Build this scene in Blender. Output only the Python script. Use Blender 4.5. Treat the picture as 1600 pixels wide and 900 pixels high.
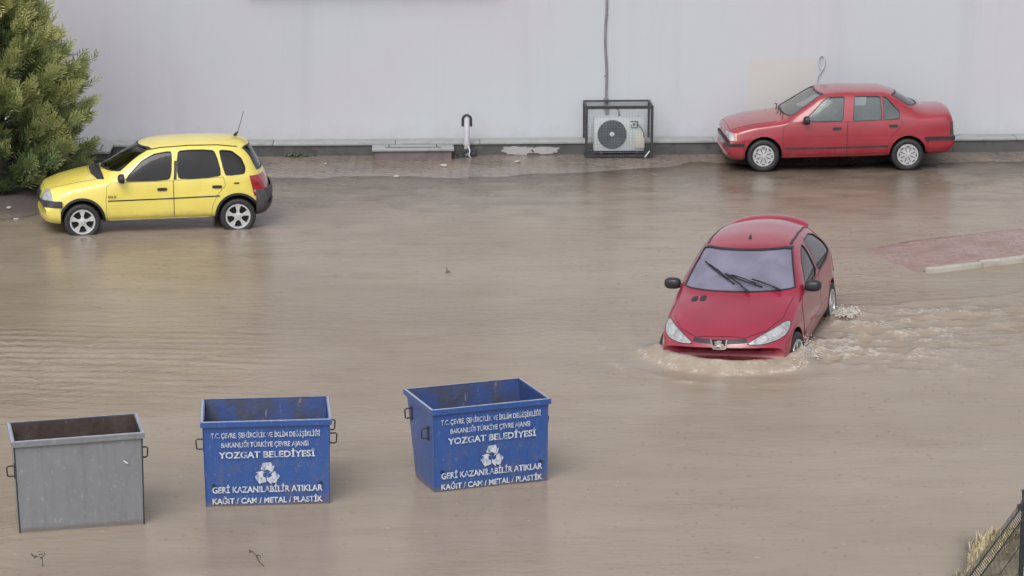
import bpy, bmesh, math, random
import numpy as np
from mathutils import Vector, Matrix
from mathutils.bvhtree import BVHTree
R = math.radians
for o in list(bpy.data.objects): bpy.data.objects.remove(o)
SC = bpy.context.scene
COL = SC.collection
random.seed(7)

# ------------------------------------------------------------------ camera, sky, sun, exposure
cam = bpy.data.cameras.new('camera'); cam_o = bpy.data.objects.new('camera', cam); COL.objects.link(cam_o)
cam_o.location = (0, 0, 8.86); cam_o.rotation_euler = (R(90-13), 0, 0)
cam.sensor_width = 36; cam.lens = 96.86; cam.clip_start = .1; cam.clip_end = 1000
SC.camera = cam_o
SUN_EL, SUN_AZ = 52, 200          # azimuth clockwise from +Y: high, behind the camera and a little to its left
wd = bpy.data.worlds.new('World'); SC.world = wd; wd.use_nodes = True
nt = wd.node_tree; nt.nodes.clear()
sky = nt.nodes.new('ShaderNodeTexSky'); sky.sky_type = 'NISHITA'; sky.sun_disc = False
sky.sun_elevation = R(SUN_EL); sky.sun_rotation = R(SUN_AZ); sky.air_density = 1.0; sky.dust_density = 4.0; sky.ozone_density = 1.0
hs = nt.nodes.new('ShaderNodeHueSaturation'); hs.inputs['Saturation'].default_value = .22
bg = nt.nodes.new('ShaderNodeBackground'); bg.inputs[1].default_value = .13
wo = nt.nodes.new('ShaderNodeOutputWorld')
nt.links.new(sky.outputs[0], hs.inputs['Color']); nt.links.new(hs.outputs[0], bg.inputs[0]); nt.links.new(bg.outputs[0], wo.inputs[0])
sl = bpy.data.lights.new('sun', 'SUN'); sl.energy = .6; sl.angle = R(40); sl.color = (1, .97, .93)
sun_o = bpy.data.objects.new('sun', sl); COL.objects.link(sun_o)
_d = Vector((math.sin(R(SUN_AZ))*math.cos(R(SUN_EL)), math.cos(R(SUN_AZ))*math.cos(R(SUN_EL)), math.sin(R(SUN_EL))))
sun_o.rotation_euler = _d.to_track_quat('Z', 'Y').to_euler(); sun_o.location = (0, 0, 40)
SC.view_settings.view_transform = 'Standard'; SC.view_settings.look = 'None'
SC.view_settings.exposure = .55; SC.view_settings.gamma = 1; SC.view_settings.use_curve_mapping = False

# ------------------------------------------------------------------ helpers
def lnk(o, parent=None):
    COL.objects.link(o)
    if parent is not None: o.parent = parent
    return o
def tag(o, label=None, cat=None, group=None, kind=None):
    if label: o['label'] = label
    if cat: o['category'] = cat
    if group: o['group'] = group
    if kind: o['kind'] = kind
    return o
def empty(name, loc=(0, 0, 0), rot=(0, 0, 0), sc=1):
    o = bpy.data.objects.new(name, None); o.location = loc; o.rotation_euler = rot; o.scale = (sc,)*3
    o.empty_display_size = .2
    return lnk(o)
def mesh_obj(name, me, mats, parent=None, smooth=True, sharp=None):
    o = bpy.data.objects.new(name, me)
    for m in (mats if isinstance(mats, (list, tuple)) else [mats]): me.materials.append(m)
    if smooth: me.shade_smooth()
    if sharp: me.set_sharp_from_angle(angle=R(sharp))
    return lnk(o, parent)
def from_bm(name, bm, mats, parent=None, smooth=True, sharp=None):
    me = bpy.data.meshes.new(name); bm.to_mesh(me); bm.free()
    return mesh_obj(name, me, mats, parent, smooth, sharp)
def from_py(name, v, f, mats, parent=None, smooth=True, sharp=None):
    me = bpy.data.meshes.new(name); me.from_pydata([tuple(map(float, p)) for p in v], [], f); me.update()
    return mesh_obj(name, me, mats, parent, smooth, sharp)
def box(bm, c, s, rot=None, bev=0, mi=0):
    r = bmesh.ops.create_cube(bm, size=1)
    vs = r['verts']
    bmesh.ops.scale(bm, vec=s, verts=vs)
    if bev:
        es = list({e for v in vs for e in v.link_edges})
        rr = bmesh.ops.bevel(bm, geom=es, offset=bev, segments=2, affect='EDGES', profile=.5)
        vs = list({v for f in rr['faces'] for v in f.verts} | {v for v in vs if v.is_valid})
    if rot is not None: bmesh.ops.rotate(bm, cent=(0, 0, 0), matrix=rot, verts=vs)
    bmesh.ops.translate(bm, vec=c, verts=vs)
    if mi:
        for f in {f for v in vs for f in v.link_faces}: f.material_index = mi
    return vs
def tube(bm, pts, r, seg=8, close=False, mi=0):
    pts = [Vector(p) for p in pts]; n = len(pts); rings = []
    rs = r if isinstance(r, (list, tuple)) else [r]*n
    up = Vector((0, 0, 1))
    prev = None
    for i, p in enumerate(pts):
        if close: d = (pts[(i+1) % n]-pts[i-1])
        else: d = pts[min(i+1, n-1)]-pts[max(i-1, 0)]
        d = d.normalized() if d.length > 1e-9 else Vector((0, 0, 1))
        if prev is None: a = d.cross(up if abs(d.z) < .9 else Vector((1, 0, 0))).normalized()
        else:
            a = prev-d*prev.dot(d); a = a.normalized() if a.length > 1e-6 else d.orthogonal().normalized()
        prev = a; b = d.cross(a)
        rings.append([bm.verts.new(p+(a*math.cos(t)+b*math.sin(t))*rs[i]) for t in [2*math.pi*k/seg for k in range(seg)]])
    m = n if close else n-1
    for i in range(m):
        q = rings[(i+1) % n]
        for k in range(seg):
            f = bm.faces.new((rings[i][k], rings[i][(k+1) % seg], q[(k+1) % seg], q[k])); f.material_index = mi
    if not close:
        bm.faces.new(rings[0][::-1]).material_index = mi; bm.faces.new(rings[-1]).material_index = mi
def lathe(bm, prof, c=(0, 0, 0), axis='y', seg=40, mi=0, closed=True):
    """prof: list of (r, a) along the axis"""
    rings = []
    for r, a in prof:
        ring = []
        for k in range(seg):
            t = 2*math.pi*k/seg; u, v = r*math.cos(t), r*math.sin(t)
            p = (u, a, v) if axis == 'y' else ((u, v, a) if axis == 'z' else (a, u, v))
            ring.append(bm.verts.new((c[0]+p[0], c[1]+p[1], c[2]+p[2])))
        rings.append(ring)
    for i in range(len(prof)-1):
        for k in range(seg):
            f = bm.faces.new((rings[i][k], rings[i][(k+1) % seg], rings[i+1][(k+1) % seg], rings[i+1][k])); f.material_index = mi
    if closed:
        for rg in (rings[0], rings[-1]):
            try: bm.faces.new(rg).material_index = mi
            except ValueError: pass
    bmesh.ops.recalc_face_normals(bm, faces=bm.faces)
def prism(bm, poly, f3, d, mi=0):
    """extruded polygon: f3 maps (a,b)->Vector, d = extrusion vector"""
    a = [bm.verts.new(f3(*p)) for p in poly]; b = [bm.verts.new(Vector(f3(*p))+Vector(d)) for p in poly]
    n = len(poly); fs = [bm.faces.new(a[::-1]), bm.faces.new(b)]
    for i in range(n): fs.append(bm.faces.new((a[i], a[(i+1) % n], b[(i+1) % n], b[i])))
    for f in fs: f.material_index = mi
    bmesh.ops.recalc_face_normals(bm, faces=fs)

_rng = np.random.RandomState(3)
_tab = _rng.rand(256, 256)
def vnoise(x, y, seed=0):
    x = np.asarray(x, float)+seed*17.3; y = np.asarray(y, float)+seed*7.7
    xi = np.floor(x).astype(int); yi = np.floor(y).astype(int); fx = x-xi; fy = y-yi
    fx = fx*fx*(3-2*fx); fy = fy*fy*(3-2*fy)
    g = lambda a, b: _tab[a % 256, b % 256]
    return (g(xi, yi)*(1-fx)+g(xi+1, yi)*fx)*(1-fy)+(g(xi, yi+1)*(1-fx)+g(xi+1, yi+1)*fx)*fy
def fbm(x, y, o=4, seed=0):
    s = 0; a = .5
    for i in range(o): s = s+a*(vnoise(x*2**i, y*2**i, seed+i)-.5)*2; a *= .5
    return s
def sstep(a, b, x):
    t = np.clip((x-a)/(b-a), 0, 1); return t*t*(3-2*t)

# ------------------------------------------------------------------ materials
class NT:
    def __init__(s, name):
        s.m = bpy.data.materials.new(name); s.m.use_nodes = True; s.t = s.m.node_tree; s.t.nodes.clear()
        s.out = s.n('ShaderNodeOutputMaterial')
    def n(s, t, **k):
        nd = s.t.nodes.new(t)
        for a, b in k.items(): setattr(nd, a, b)
        return nd
    def l(s, a, b): s.t.links.new(a, b)
    def coord(s, kind='Object', scale=(1, 1, 1)):
        c = s.n('ShaderNodeTexCoord'); m = s.n('ShaderNodeMapping'); m.inputs['Scale'].default_value = scale
        s.l(c.outputs[kind], m.inputs[0]); return m.outputs[0]
    def noise(s, scale, detail=4, vec=None, rough=.55, dist=0):
        n = s.n('ShaderNodeTexNoise'); n.inputs['Scale'].default_value = scale; n.inputs['Detail'].default_value = detail
        n.inputs['Roughness'].default_value = rough; n.inputs['Distortion'].default_value = dist
        if vec is not None: s.l(vec, n.inputs['Vector'])
        return n.outputs['Fac']
    def ramp(s, fac, stops):
        r = s.n('ShaderNodeValToRGB'); e = r.color_ramp.elements
        while len(e) < len(stops): e.new(.5)
        for q, (p, c) in zip(e, stops):
            q.position = p; q.color = (c, c, c, 1) if isinstance(c, (int, float)) else (*c, 1)
        s.l(fac, r.inputs[0]); return r.outputs[0]
    def mix(s, fac, a, b, mode='MIX'):
        m = s.n('ShaderNodeMix', data_type='RGBA', blend_type=mode)
        for i, v in ((0, fac), (6, a), (7, b)):
            if isinstance(v, (int, float)): m.inputs[i].default_value = v if i == 0 else (v, v, v, 1)
            elif isinstance(v, tuple): m.inputs[i].default_value = (*v, 1)
            else: s.l(v, m.inputs[i])
        return m.outputs[2]
    def math(s, op, a, b=0, clamp=False):
        m = s.n('ShaderNodeMath', operation=op, use_clamp=clamp)
        for i, v in ((0, a), (1, b)):
            if isinstance(v, (int, float)): m.inputs[i].default_value = v
            else: s.l(v, m.inputs[i])
        return m.outputs[0]
    def bump(s, h, dist=.01, strength=1, nrm=None):
        b = s.n('ShaderNodeBump'); b.inputs['Distance'].default_value = dist; b.inputs['Strength'].default_value = strength
        s.l(h, b.inputs['Height'])
        if nrm is not None: s.l(nrm, b.inputs['Normal'])
        return b.outputs[0]
    def pbr(s, col, rough=.5, metal=0, coat=0, spec=.5, normal=None, coat_rough=.05):
        p = s.n('ShaderNodeBsdfPrincipled')
        for k, v in (('Base Color', col), ('Roughness', rough), ('Metallic', metal), ('Coat Weight', coat), ('Specular IOR Level', spec), ('Coat Roughness', coat_rough)):
            if isinstance(v, (int, float)): p.inputs[k].default_value = v
            elif isinstance(v, tuple): p.inputs[k].default_value = (*v, 1)
            else: s.l(v, p.inputs[k])
        if normal is not None: s.l(normal, p.inputs['Normal'])
        s.l(p.outputs[0], s.out.inputs[0]); return p
def simple(name, col, rough=.5, metal=0, coat=0, var=.15, scale=6, bump=0, bscale=60, spec=.5):
    t = NT(name); v = t.coord()
    n = t.noise(scale, 5, v)
    c = t.mix(t.ramp(n, [(.3, 0.), (.7, 1.)]), tuple(x*(1-var) for x in col), tuple(min(1, x*(1+var)) for x in col))
    nr = t.bump(t.noise(bscale, 3, v), bump) if bump else None
    rr = t.math('ADD', t.math('MULTIPLY', n, .2), rough-.1, True)
    t.pbr(c, rr, metal, coat, spec, nr); return t.m
def paint(name, col, col2, dirt=(.16, .13, .10), dirt_top=.42, droplets=.0005):
    """wet car paint; a thin film of mud near the sills"""
    t = NT(name); v = t.coord()
    n = t.noise(1.7, 4, v)
    base = t.mix(t.ramp(n, [(.35, 0.), (.65, 1.)]), col, col2)
    sx = t.n('ShaderNodeSeparateXYZ'); t.l(v, sx.inputs[0])
    h = t.math('SUBTRACT', dirt_top, sx.outputs[2]); h = t.math('MULTIPLY', h, 3.2)
    d = t.math('ADD', h, t.math('MULTIPLY', t.math('SUBTRACT', t.noise(9, 6, v, .7), .55), 2.2), True)
    d = t.math('MULTIPLY', d, .65)
    fine = t.ramp(t.noise(28, 5, v, .7), [(.60, 0.), (.76, .16)])
    d = t.math('MAXIMUM', d, t.math('MULTIPLY', fine, .5))
    c = t.mix(d, base, dirt)
    vo = t.n('ShaderNodeTexVoronoi', feature='SMOOTH_F1'); vo.inputs['Scale'].default_value = 48; t.l(v, vo.inputs['Vector'])
    drops = t.ramp(vo.outputs['Distance'], [(.12, 1.), (.33, 0.)])
    nr = t.bump(drops, droplets, 1, t.bump(t.noise(2.5, 2, v), .003, .4))
    rr = t.math('ADD', t.math('MULTIPLY', d, .4), .32)
    t.pbr(c, rr, 0, t.math('SUBTRACT', 1., t.math('MULTIPLY', d, 1.2), True), .5, nr, .06); return t.m
def thin_glass(name, tint, refl=.9, rough=.02, layer=None, layer_fac=0):
    t = NT(name); v = t.coord()
    tr = t.n('ShaderNodeBsdfTransparent'); tr.inputs[0].default_value = (*tint, 1)
    gl = t.n('ShaderNodeBsdfGlossy'); gl.inputs['Roughness'].default_value = rough; gl.inputs[0].default_value = (refl, refl, refl, 1)
    nr = t.bump(t.noise(2.2, 3, v), .006, .6); t.l(nr, gl.inputs['Normal'])
    fr = t.n('ShaderNodeFresnel'); fr.inputs[0].default_value = 1.6
    a = tr.outputs[0]
    if layer:
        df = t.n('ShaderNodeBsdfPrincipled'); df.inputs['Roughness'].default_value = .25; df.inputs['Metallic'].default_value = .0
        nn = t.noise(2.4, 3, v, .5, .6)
        t.l(t.mix(t.ramp(nn, [(.35, 0.), (.68, 1.)]), tuple(x*.72 for x in layer), layer), df.inputs['Base Color'])
        mx = t.n('ShaderNodeMixShader'); mx.inputs[0].default_value = layer_fac
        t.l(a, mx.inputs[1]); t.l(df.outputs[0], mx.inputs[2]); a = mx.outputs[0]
    ms = t.n('ShaderNodeMixShader'); t.l(fr.outputs[0], ms.inputs[0]); t.l(a, ms.inputs[1]); t.l(gl.outputs[0], ms.inputs[2])
    t.l(ms.outputs[0], t.out.inputs[0]); return t.m

M = {}
M['yellow'] = paint('yellow_paint', (.66, .55, .10), (.74, .62, .13), dirt=(.35, .29, .16))
M['red'] = paint('red_paint', (.235, .006, .018), (.28, .009, .024), dirt=(.20, .10, .09))
M['crimson'] = paint('crimson_paint', (.245, .006, .030), (.29, .008, .037), dirt=(.22, .12, .10), dirt_top=.55)
M['black'] = simple('black_plastic', (.018, .018, .022), .42, var=.3, bump=.0006)
M['trim'] = simple('grey_black_trim', (.032, .031, .035), .5, var=.3, bump=.0008)
M['bumper_grey'] = simple('bumper_plastic', (.055, .053, .058), .5, var=.3, scale=12)
M['dark'] = simple('dark_interior', (.012, .012, .013), .8, var=.2)
M['seatcloth'] = simple('seat_cloth', (.05, .05, .055), .9, var=.3, scale=20)
M['tyre'] = simple('tyre_rubber', (.020, .020, .021), .6, var=.35, scale=14, bump=.001)
M['alloy'] = simple('alloy_rim', (.62, .62, .64), .32, .55, var=.12, scale=18)
M['hubcap'] = simple('hubcap_plastic', (.50, .50, .52), .35, .4, var=.15, scale=20)
M['chrome'] = simple('chrome', (.8, .8, .82), .15, 1, var=.05)
M['lamp'] = simple('headlamp_lens', (.36, .37, .37), .12, .25, 1, var=.35, scale=16)
M['lampin'] = simple('lamp_reflector', (.7, .7, .72), .2, .7, var=.2, scale=20)
M['redlens'] = simple('red_lens', (.26, .010, .014), .2, 0, 1, var=.3)
M['redlens_dark'] = simple('smoked_red_lens', (.05, .015, .02), .2, 0, 1, var=.3)
M['amber'] = simple('amber_lens', (.42, .20, .14), .2, 0, 1, var=.2)
M['glass_tint'] = thin_glass('tinted_glass', (.02, .02, .025))
M['glass_clear'] = thin_glass('clear_glass', (.80, .86, .86), .95, .02, (.36, .45, .47), .22)  # pale diffuse colour paints in the light seen in the saloon windows
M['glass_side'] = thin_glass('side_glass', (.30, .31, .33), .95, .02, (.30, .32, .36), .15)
M['glass_lilac'] = thin_glass('lilac_windscreen', (.45, .45, .5), .95, .05, (.36, .34, .48), .54)  # pale lilac diffuse colour mixed over a grey-tinted pane

# ------------------------------------------------------------------ car body lofting
def pchip(tab, x):
    X = np.array([p[0] for p in tab], float); Y = np.array([p[1] for p in tab], float); x = np.clip(np.asarray(x, float), X[0], X[-1])
    h = np.diff(X); d = np.diff(Y)/h; m = np.zeros(len(X)); m[0] = d[0]; m[-1] = d[-1]
    for i in range(1, len(X)-1):
        if d[i-1]*d[i] > 0:
            w1 = 2*h[i]+h[i-1]; w2 = h[i]+2*h[i-1]; m[i] = (w1+w2)/(w1/d[i-1]+w2/d[i])
    k = np.clip(np.searchsorted(X, x, 'right')-1, 0, len(X)-2); t = (x-X[k])/h[k]
    return ((1+2*t)*(1-t)**2*Y[k]+t*(1-t)**2*h[k]*m[k]+t*t*(3-2*t)*Y[k+1]+t*t*(t-1)*h[k]*m[k+1])
def half_ring(S, x, inset=0, floor=None):
    g = lambda k: float(pchip(S[k], x))
    w, zb, zs, ws, E, wt, T = g('w'), g('zb'), g('zs'), g('ws'), g('E'), g('wt'), g('T')
    zm = min(max(g('zm'), zb+.1*(T-zb)), zb+.6*(E-zb)); zs = min(zs, E-.02*(1 if E-zb > .2 else .3)); zs = max(zs, zm+.01)
    if inset:
        w -= inset; ws -= inset; wt -= inset*.9; E -= inset*.8; T -= inset; zs = min(zs, E-.01); zb = floor; zm = max(zm, floor+.02)
        zs = max(zs, zm+.01); E = max(E, zs+.005); T = max(T, E+.002)
    c1 = zb+min(.07, .3*(zm-zb)) if not inset else zb+.01
    P = [(0, zb), (w-.10, zb), (w-.012, c1), (w, zm), (ws, zs), (wt, E)]
    cnt = [4, 3, 6, 7, 9]
    out = []
    for (a, b), n in zip(zip(P[:-1], P[1:]), cnt):
        for i in range(n): out.append((a[0]+(b[0]-a[0])*i/n, a[1]+(b[1]-a[1])*i/n))
    bul = S.get('bulge', .018)
    k0 = sum(cnt[:4])
    for i in range(cnt[4]):       # side glass has a little outward belly
        q = out[k0+i]; t = i/cnt[4]; out[k0+i] = (q[0]+bul*math.sin(math.pi*t)*min(1, (E-zs)/.3), q[1])
    for i in range(17):
        t = 1-i/16; out.append((wt*t, T-(T-E)*t**2.3))
    return np.array(out)
def loft(S, xs, inset=0, floor=None, warp=True, smooth=4):
    rings = np.array([half_ring(S, x, inset, floor) for x in xs])          # n,k,2
    for _ in range(smooth):
        r = rings.copy(); r[:, 1:-1] = .5*rings[:, 1:-1]+.25*(rings[:, :-2]+rings[:, 2:])
        rings = r
    for _ in range(2):
        r = rings.copy(); r[2:-2] = .5*rings[2:-2]+.25*(rings[1:-3]+rings[3:-1]); rings = r
    n, k, _ = rings.shape
    X = np.repeat(np.array(xs)[:, None], k, 1)
    W = max(p[1] for p in S['w'])
    nz = S.get('nose', 0); X = np.where(X < .6, X+nz*(1-X/.6), X)
    if warp: X = X+pchip(S['bow'], X.ravel()).reshape(X.shape)*np.abs(rings[:, :, 0]/W)**2.4
    V = []; idx = {}
    for i in range(n):
        for j in range(k):
            idx[i, j, 1] = len(V); V.append((X[i, j], rings[i, j, 0], rings[i, j, 1]))
        for j in range(k):
            if j in (0, k-1): idx[i, j, -1] = idx[i, j, 1]
            else: idx[i, j, -1] = len(V); V.append((X[i, j], -rings[i, j, 0], rings[i, j, 1]))
    F = []
    for i in range(n-1):
        for j in range(k-1):
            for s in (1, -1):
                q = [idx[i, j, s], idx[i+1, j, s], idx[i+1, j+1, s], idx[i, j+1, s]]
                if s == -1: q = q[::-1]
                q2 = [a for p, a in enumerate(q) if a not in q[:p]]
                if len(q2) > 2: F.append(tuple(q2))
    for i in (0, n-1):                                                     # end caps as strips across
        for j in range(k-1):
            q = [idx[i, j, 1], idx[i, j+1, 1], idx[i, j+1, -1], idx[i, j, -1]]
            if i: q = q[::-1]
            q2 = [a for p, a in enumerate(q) if a not in q[:p]]
            if len(q2) > 2: F.append(tuple(q2))
    return V, F
def dens(poly, st=.03, closed=True):
    out = []; n = len(poly)
    for i in range(n if closed else n-1):
        a = np.array(poly[i], float); b = np.array(poly[(i+1) % n], float); m = max(1, int(np.linalg.norm(b-a)/st))
        for k in range(m): out.append(tuple(a+(b-a)*k/m))
    if not closed: out.append(tuple(poly[-1]))
    return out
def chaikin(poly, it=2, q=.2):
    for _ in range(it):
        o = []
        for i in range(len(poly)):
            a = np.array(poly[i], float); b = np.array(poly[(i+1) % len(poly)], float)
            o += [tuple(a+(b-a)*q), tuple(b-(b-a)*q)]
        poly = o; q = .25
    return poly
def grow(poly, d):
    """offset a 2-D polygon outwards by d"""
    P = [np.array(p, float) for p in poly]; n = len(P)
    ar = sum(P[i][0]*P[(i+1) % n][1]-P[(i+1) % n][0]*P[i][1] for i in range(n)); sg = 1 if ar > 0 else -1
    out = []
    for i in range(n):
        e1 = P[i]-P[i-1]; e2 = P[(i+1) % n]-P[i]
        e1 /= max(1e-9, np.linalg.norm(e1)); e2 /= max(1e-9, np.linalg.norm(e2))
        n1 = np.array([e1[1], -e1[0]])*sg; n2 = np.array([e2[1], -e2[0]])*sg
        m = n1+n2; m /= max(.5, m@m/1.0)**1 if False else max(1e-9, np.linalg.norm(m))
        out.append(tuple(P[i]+m*d/max(.45, m@n1)))
    return out
AX = {'L': (lambda a, b: Vector((a, -4, b)), Vector((0, 1, 0))), 'R': (lambda a, b: Vector((a, 4, b)), Vector((0, -1, 0))),
      'F': (lambda a, b: Vector((-3, a, b)), Vector((1, 0, 0))), 'B': (lambda a, b: Vector((9, a, b)), Vector((-1, 0, 0))),
      'T': (lambda a, b: Vector((a, b, 5)), Vector((0, 0, -1)))}
def cast(bvh, ax, a, b):
    f, d = AX[ax]; o = f(a, b); h = bvh.ray_cast(o, d)
    if h[0] is None:
        c = Vector((2, 0, .8)); p = o+d*max(0, (c-o).dot(d)-.2); h = bvh.find_nearest(p)
    n = h[1]
    if n.dot(d) > 0: n = -n
    return h[0], n
def patch(name, poly, ax, bvh, off, mat, parent, thick=.008, grid=.045, cuts=None):
    """a panel with outline poly laid over the body surface, off metres proud, with a rim of its own"""
    bm = bmesh.new(); poly = dens(poly, .03)
    bm.faces.new([bm.verts.new((p[0], p[1], 0)) for p in poly])
    P = np.array(poly); lo = P.min(0); hi = P.max(0)
    for c in range(2):
        n = int((hi[c]-lo[c])/grid)
        for i in range(1, n+1):
            v = lo[c]+(hi[c]-lo[c])*i/(n+1); co = (v, 0, 0) if c == 0 else (0, v, 0); no = (1, 0, 0) if c == 0 else (0, 1, 0)
            bmesh.ops.bisect_plane(bm, geom=bm.verts[:]+bm.edges[:]+bm.faces[:], plane_co=co, plane_no=no, dist=1e-5)
    bmesh.ops.remove_doubles(bm, verts=bm.verts[:], dist=1e-4)
    inner = {}
    for v in bm.verts:
        p, n = cast(bvh, ax, v.co.x, v.co.y); v.co = p+n*off; inner[v] = p+n*(off-thick)
    bd = [e for e in bm.edges if e.is_boundary]; nv = {}
    for e in bd:
        for v in e.verts:
            if v not in nv: nv[v] = bm.verts.new(inner[v])
    for e in bd: bm.faces.new((e.verts[0], e.verts[1], nv[e.verts[1]], nv[e.verts[0]]))
    bmesh.ops.recalc_face_normals(bm, faces=bm.faces[:])
    # orient outwards
    f0 = max(bm.faces, key=lambda f: f.calc_area())
    if f0.normal.dot(AX[ax][1]) > 0: bmesh.ops.reverse_faces(bm, faces=bm.faces[:])
    return from_bm(name, bm, mat, parent, True, 50)
def rimstrip(name, poly, ax, bvh, win, wout, off, mat, parent, closed=True, thick=.008):
    """a band following an outline, from win inside it to wout outside it"""
    if closed: a = grow(poly, -win); b = grow(poly, wout)
    else:
        a, b = [], []
        P = [np.array(p, float) for p in poly]
        for i, p in enumerate(P):
            d = P[min(i+1, len(P)-1)]-P[max(0, i-1)]; d /= np.linalg.norm(d); nn = np.array([-d[1], d[0]])
            a.append(tuple(p-nn*win)); b.append(tuple(p+nn*wout))
    n = len(a); st = .035; A, B = [], []
    for i in range(n if closed else n-1):
        p0, p1, q0, q1 = [np.array(t) for t in (a[i], a[(i+1) % n], b[i], b[(i+1) % n])]
        m = max(1, int(np.linalg.norm(q1-q0)/st))
        for k in range(m): A.append(p0+(p1-p0)*k/m); B.append(q0+(q1-q0)*k/m)
    if not closed: A.append(np.array(a[-1])); B.append(np.array(b[-1]))
    bm = bmesh.new(); rows = []
    for p, q in zip(A, B):
        r = []
        hp, hn = cast(bvh, ax, *p); hq, hm = cast(bvh, ax, *q)
        rows.append([bm.verts.new(hp+hn*(off-thick)), bm.verts.new(hp+hn*off), bm.verts.new(hq+hm*off), bm.verts.new(hq+hm*(off-thick))])
    N = len(rows)
    for i in range(N if closed else N-1):
        r, s = rows[i], rows[(i+1) % N]
        for k in range(3): bm.faces.new((r[k], r[k+1], s[k+1], s[k]))
    if not closed:
        bm.faces.new(rows[0]); bm.faces.new(rows[-1][::-1])
    bmesh.ops.recalc_face_normals(bm, faces=bm.faces[:])
    return from_bm(name, bm, mat, parent, True, 40)
def shell(name, V, F, planes, off, mat, parent, thick=.02):
    """a piece of the body skin between planes, moved off outwards (bumpers, lamps round a corner)"""
    bm = bmesh.new(); vs = [bm.verts.new(v) for v in V]
    for f in F: bm.faces.new([vs[i] for i in f])
    bmesh.ops.recalc_face_normals(bm, faces=bm.faces[:])
    for co, no in planes:
        bmesh.ops.bisect_plane(bm, geom=bm.verts[:]+bm.edges[:]+bm.faces[:], plane_co=co, plane_no=no, dist=1e-4, clear_outer=True)
    bm.normal_update()
    nrm = {v: v.normal.copy() for v in bm.verts}; bd = [e for e in bm.edges if e.is_boundary]; nv = {}
    for v in bm.verts: v.co += nrm[v]*off
    for e in bd:
        for v in e.verts:
            if v not in nv: nv[v] = bm.verts.new(v.co-nrm[v]*thick)
    for e in bd: bm.faces.new((e.verts[0], e.verts[1], nv[e.verts[1]], nv[e.verts[0]]))
    bmesh.ops.recalc_face_normals(bm, faces=bm.faces[:])
    return from_bm(name, bm, mat, parent, True, 45)

def make_wheel(parent, x, y, z, r, side, kind, rimr, steer=0):
    """wheel > tyre, rim; side=-1 faces -Y"""
    w = .17; s = side
    hub = bmesh.new(); lathe(hub, [(rimr*.92, s*.02), (rimr*.92, -s*.10), (rimr*.5, -s*.10)], seg=28); 
    root = from_bm('wheel', hub, M['dark'], parent, True, 40); root.location = (x, y, z); root.rotation_euler = (0, 0, steer)
    bm = bmesh.new()
    prof = [(rimr, s*.070), (rimr+.012, s*.082), (r-.045, s*.090), (r-.018, s*.080), (r-.004, s*.062), (r, s*.03), (r, -s*.03), (r-.004, -s*.062), (r-.02, -s*.08), (rimr, -s*.08), (rimr, s*.070)]
    lathe(bm, prof, seg=48, closed=False); from_bm('tyre', bm, M['tyre'], root, True, 50)
    bm = bmesh.new()
    if kind == 'hubcap':
        lathe(bm, [(rimr+.004, s*.070), (rimr, s*.086), (rimr*.9, s*.090), (rimr*.80, s*.083), (rimr*.3, s*.092), (rimr*.12, s*.098), (.001, s*.098)], seg=48, closed=False)
        o = from_bm('rim', bm, M['hubcap'], root, True, 50)
        bd = bmesh.new()
        for k in range(8):      # vent slots near the rim
            t = 2*math.pi*k/8
            c = Vector((math.cos(t)*rimr*.80, s*.086, math.sin(t)*rimr*.80))
            box(bd, c, (.018, .014, .05), Matrix.Rotation(-t, 3, 'Y'))
        for k in range(8):
            t = 2*math.pi*(k+.5)/8; c = Vector((math.cos(t)*rimr*.52, s*.0885, math.sin(t)*rimr*.52))
            box(bd, c, (.085, .008, .012), Matrix.Rotation(-t, 3, 'Y'))
        from_bm('vent_slots', bd, M['trim'], root, False)
    else:
        lathe(bm, [(rimr+.004, s*.070), (rimr, s*.088), (rimr-.022, s*.086), (rimr-.028, s*.05), (rimr-.028, s*.02)], seg=48, closed=False)
        for k in range(5):
            t = 2*math.pi*k/5+math.pi/2
            w0, w1, r0, r1 = (.052, .030, .03, rimr-.018)
            m = Matrix.Rotation(-t, 3, 'Y')
            P = [(r0, -w0*.7), (r1*.5, -w1*.62), (r1, -w0*.95), (r1, w0*.95), (r1*.5, w1*.62), (r0, w0*.7)]
            prism(bm, P, lambda a, b, m=m: m @ Vector((a, s*.055, b)), Vector((0, s*.024, 0)))
        lathe(bm, [(.055, s*.05), (.055, s*.082), (.03, s*.088), (.001, s*.088)], seg=20)
        from_bm('rim', bm, M['alloy'], root, True, 35)
    return root
def make_mirror(parent, x, y, z, side, mat, glass=True):
    bm = bmesh.new()
    r = bmesh.ops.create_uvsphere(bm, u_segments=20, v_segments=14, radius=1)
    for v in bm.verts:
        c = v.co; e = .75
        c.x, c.y, c.z = [math.copysign(abs(q)**e, q) for q in c]
        if c.x > .35: c.x = .35
        c.x *= .075; c.y *= .105; c.z *= .07
        v.co = c+Vector((x, y+side*.09, z))
    box(bm, (x+.005, y+side*.01, z-.035), (.07, .10, .04), Matrix.Rotation(R(side*-12), 3, 'X'), .01)
    o = from_bm('wing_mirror', bm, mat, parent, True, 50)
    g = bmesh.new(); box(g, (x+.029, y+side*.09, z), (.004, .155, .095), None, .001)
    from_bm('mirror_glass', g, M['chrome'], o)
    return o
def make_seat(parent, x, y, z, rear=False, w=.46):
    bm = bmesh.new()
    rot = Matrix.Rotation(R(14), 3, 'Y')
    box(bm, (x, y, z+.06), (.46, w, .14), None, .04)
    box(bm, (x+.26, y, z+.34), (.12, w, .54), rot, .04)
    if not rear:
        box(bm, (x+.34, y, z+.68), (.08, .24, .16), rot, .03)
    else:
        for q in (-.32, .32): box(bm, (x+.34, y+q, z+.62), (.07, .22, .10), rot, .03)
    return from_bm('seat', bm, M['seatcloth'], parent, True, 40)
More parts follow.
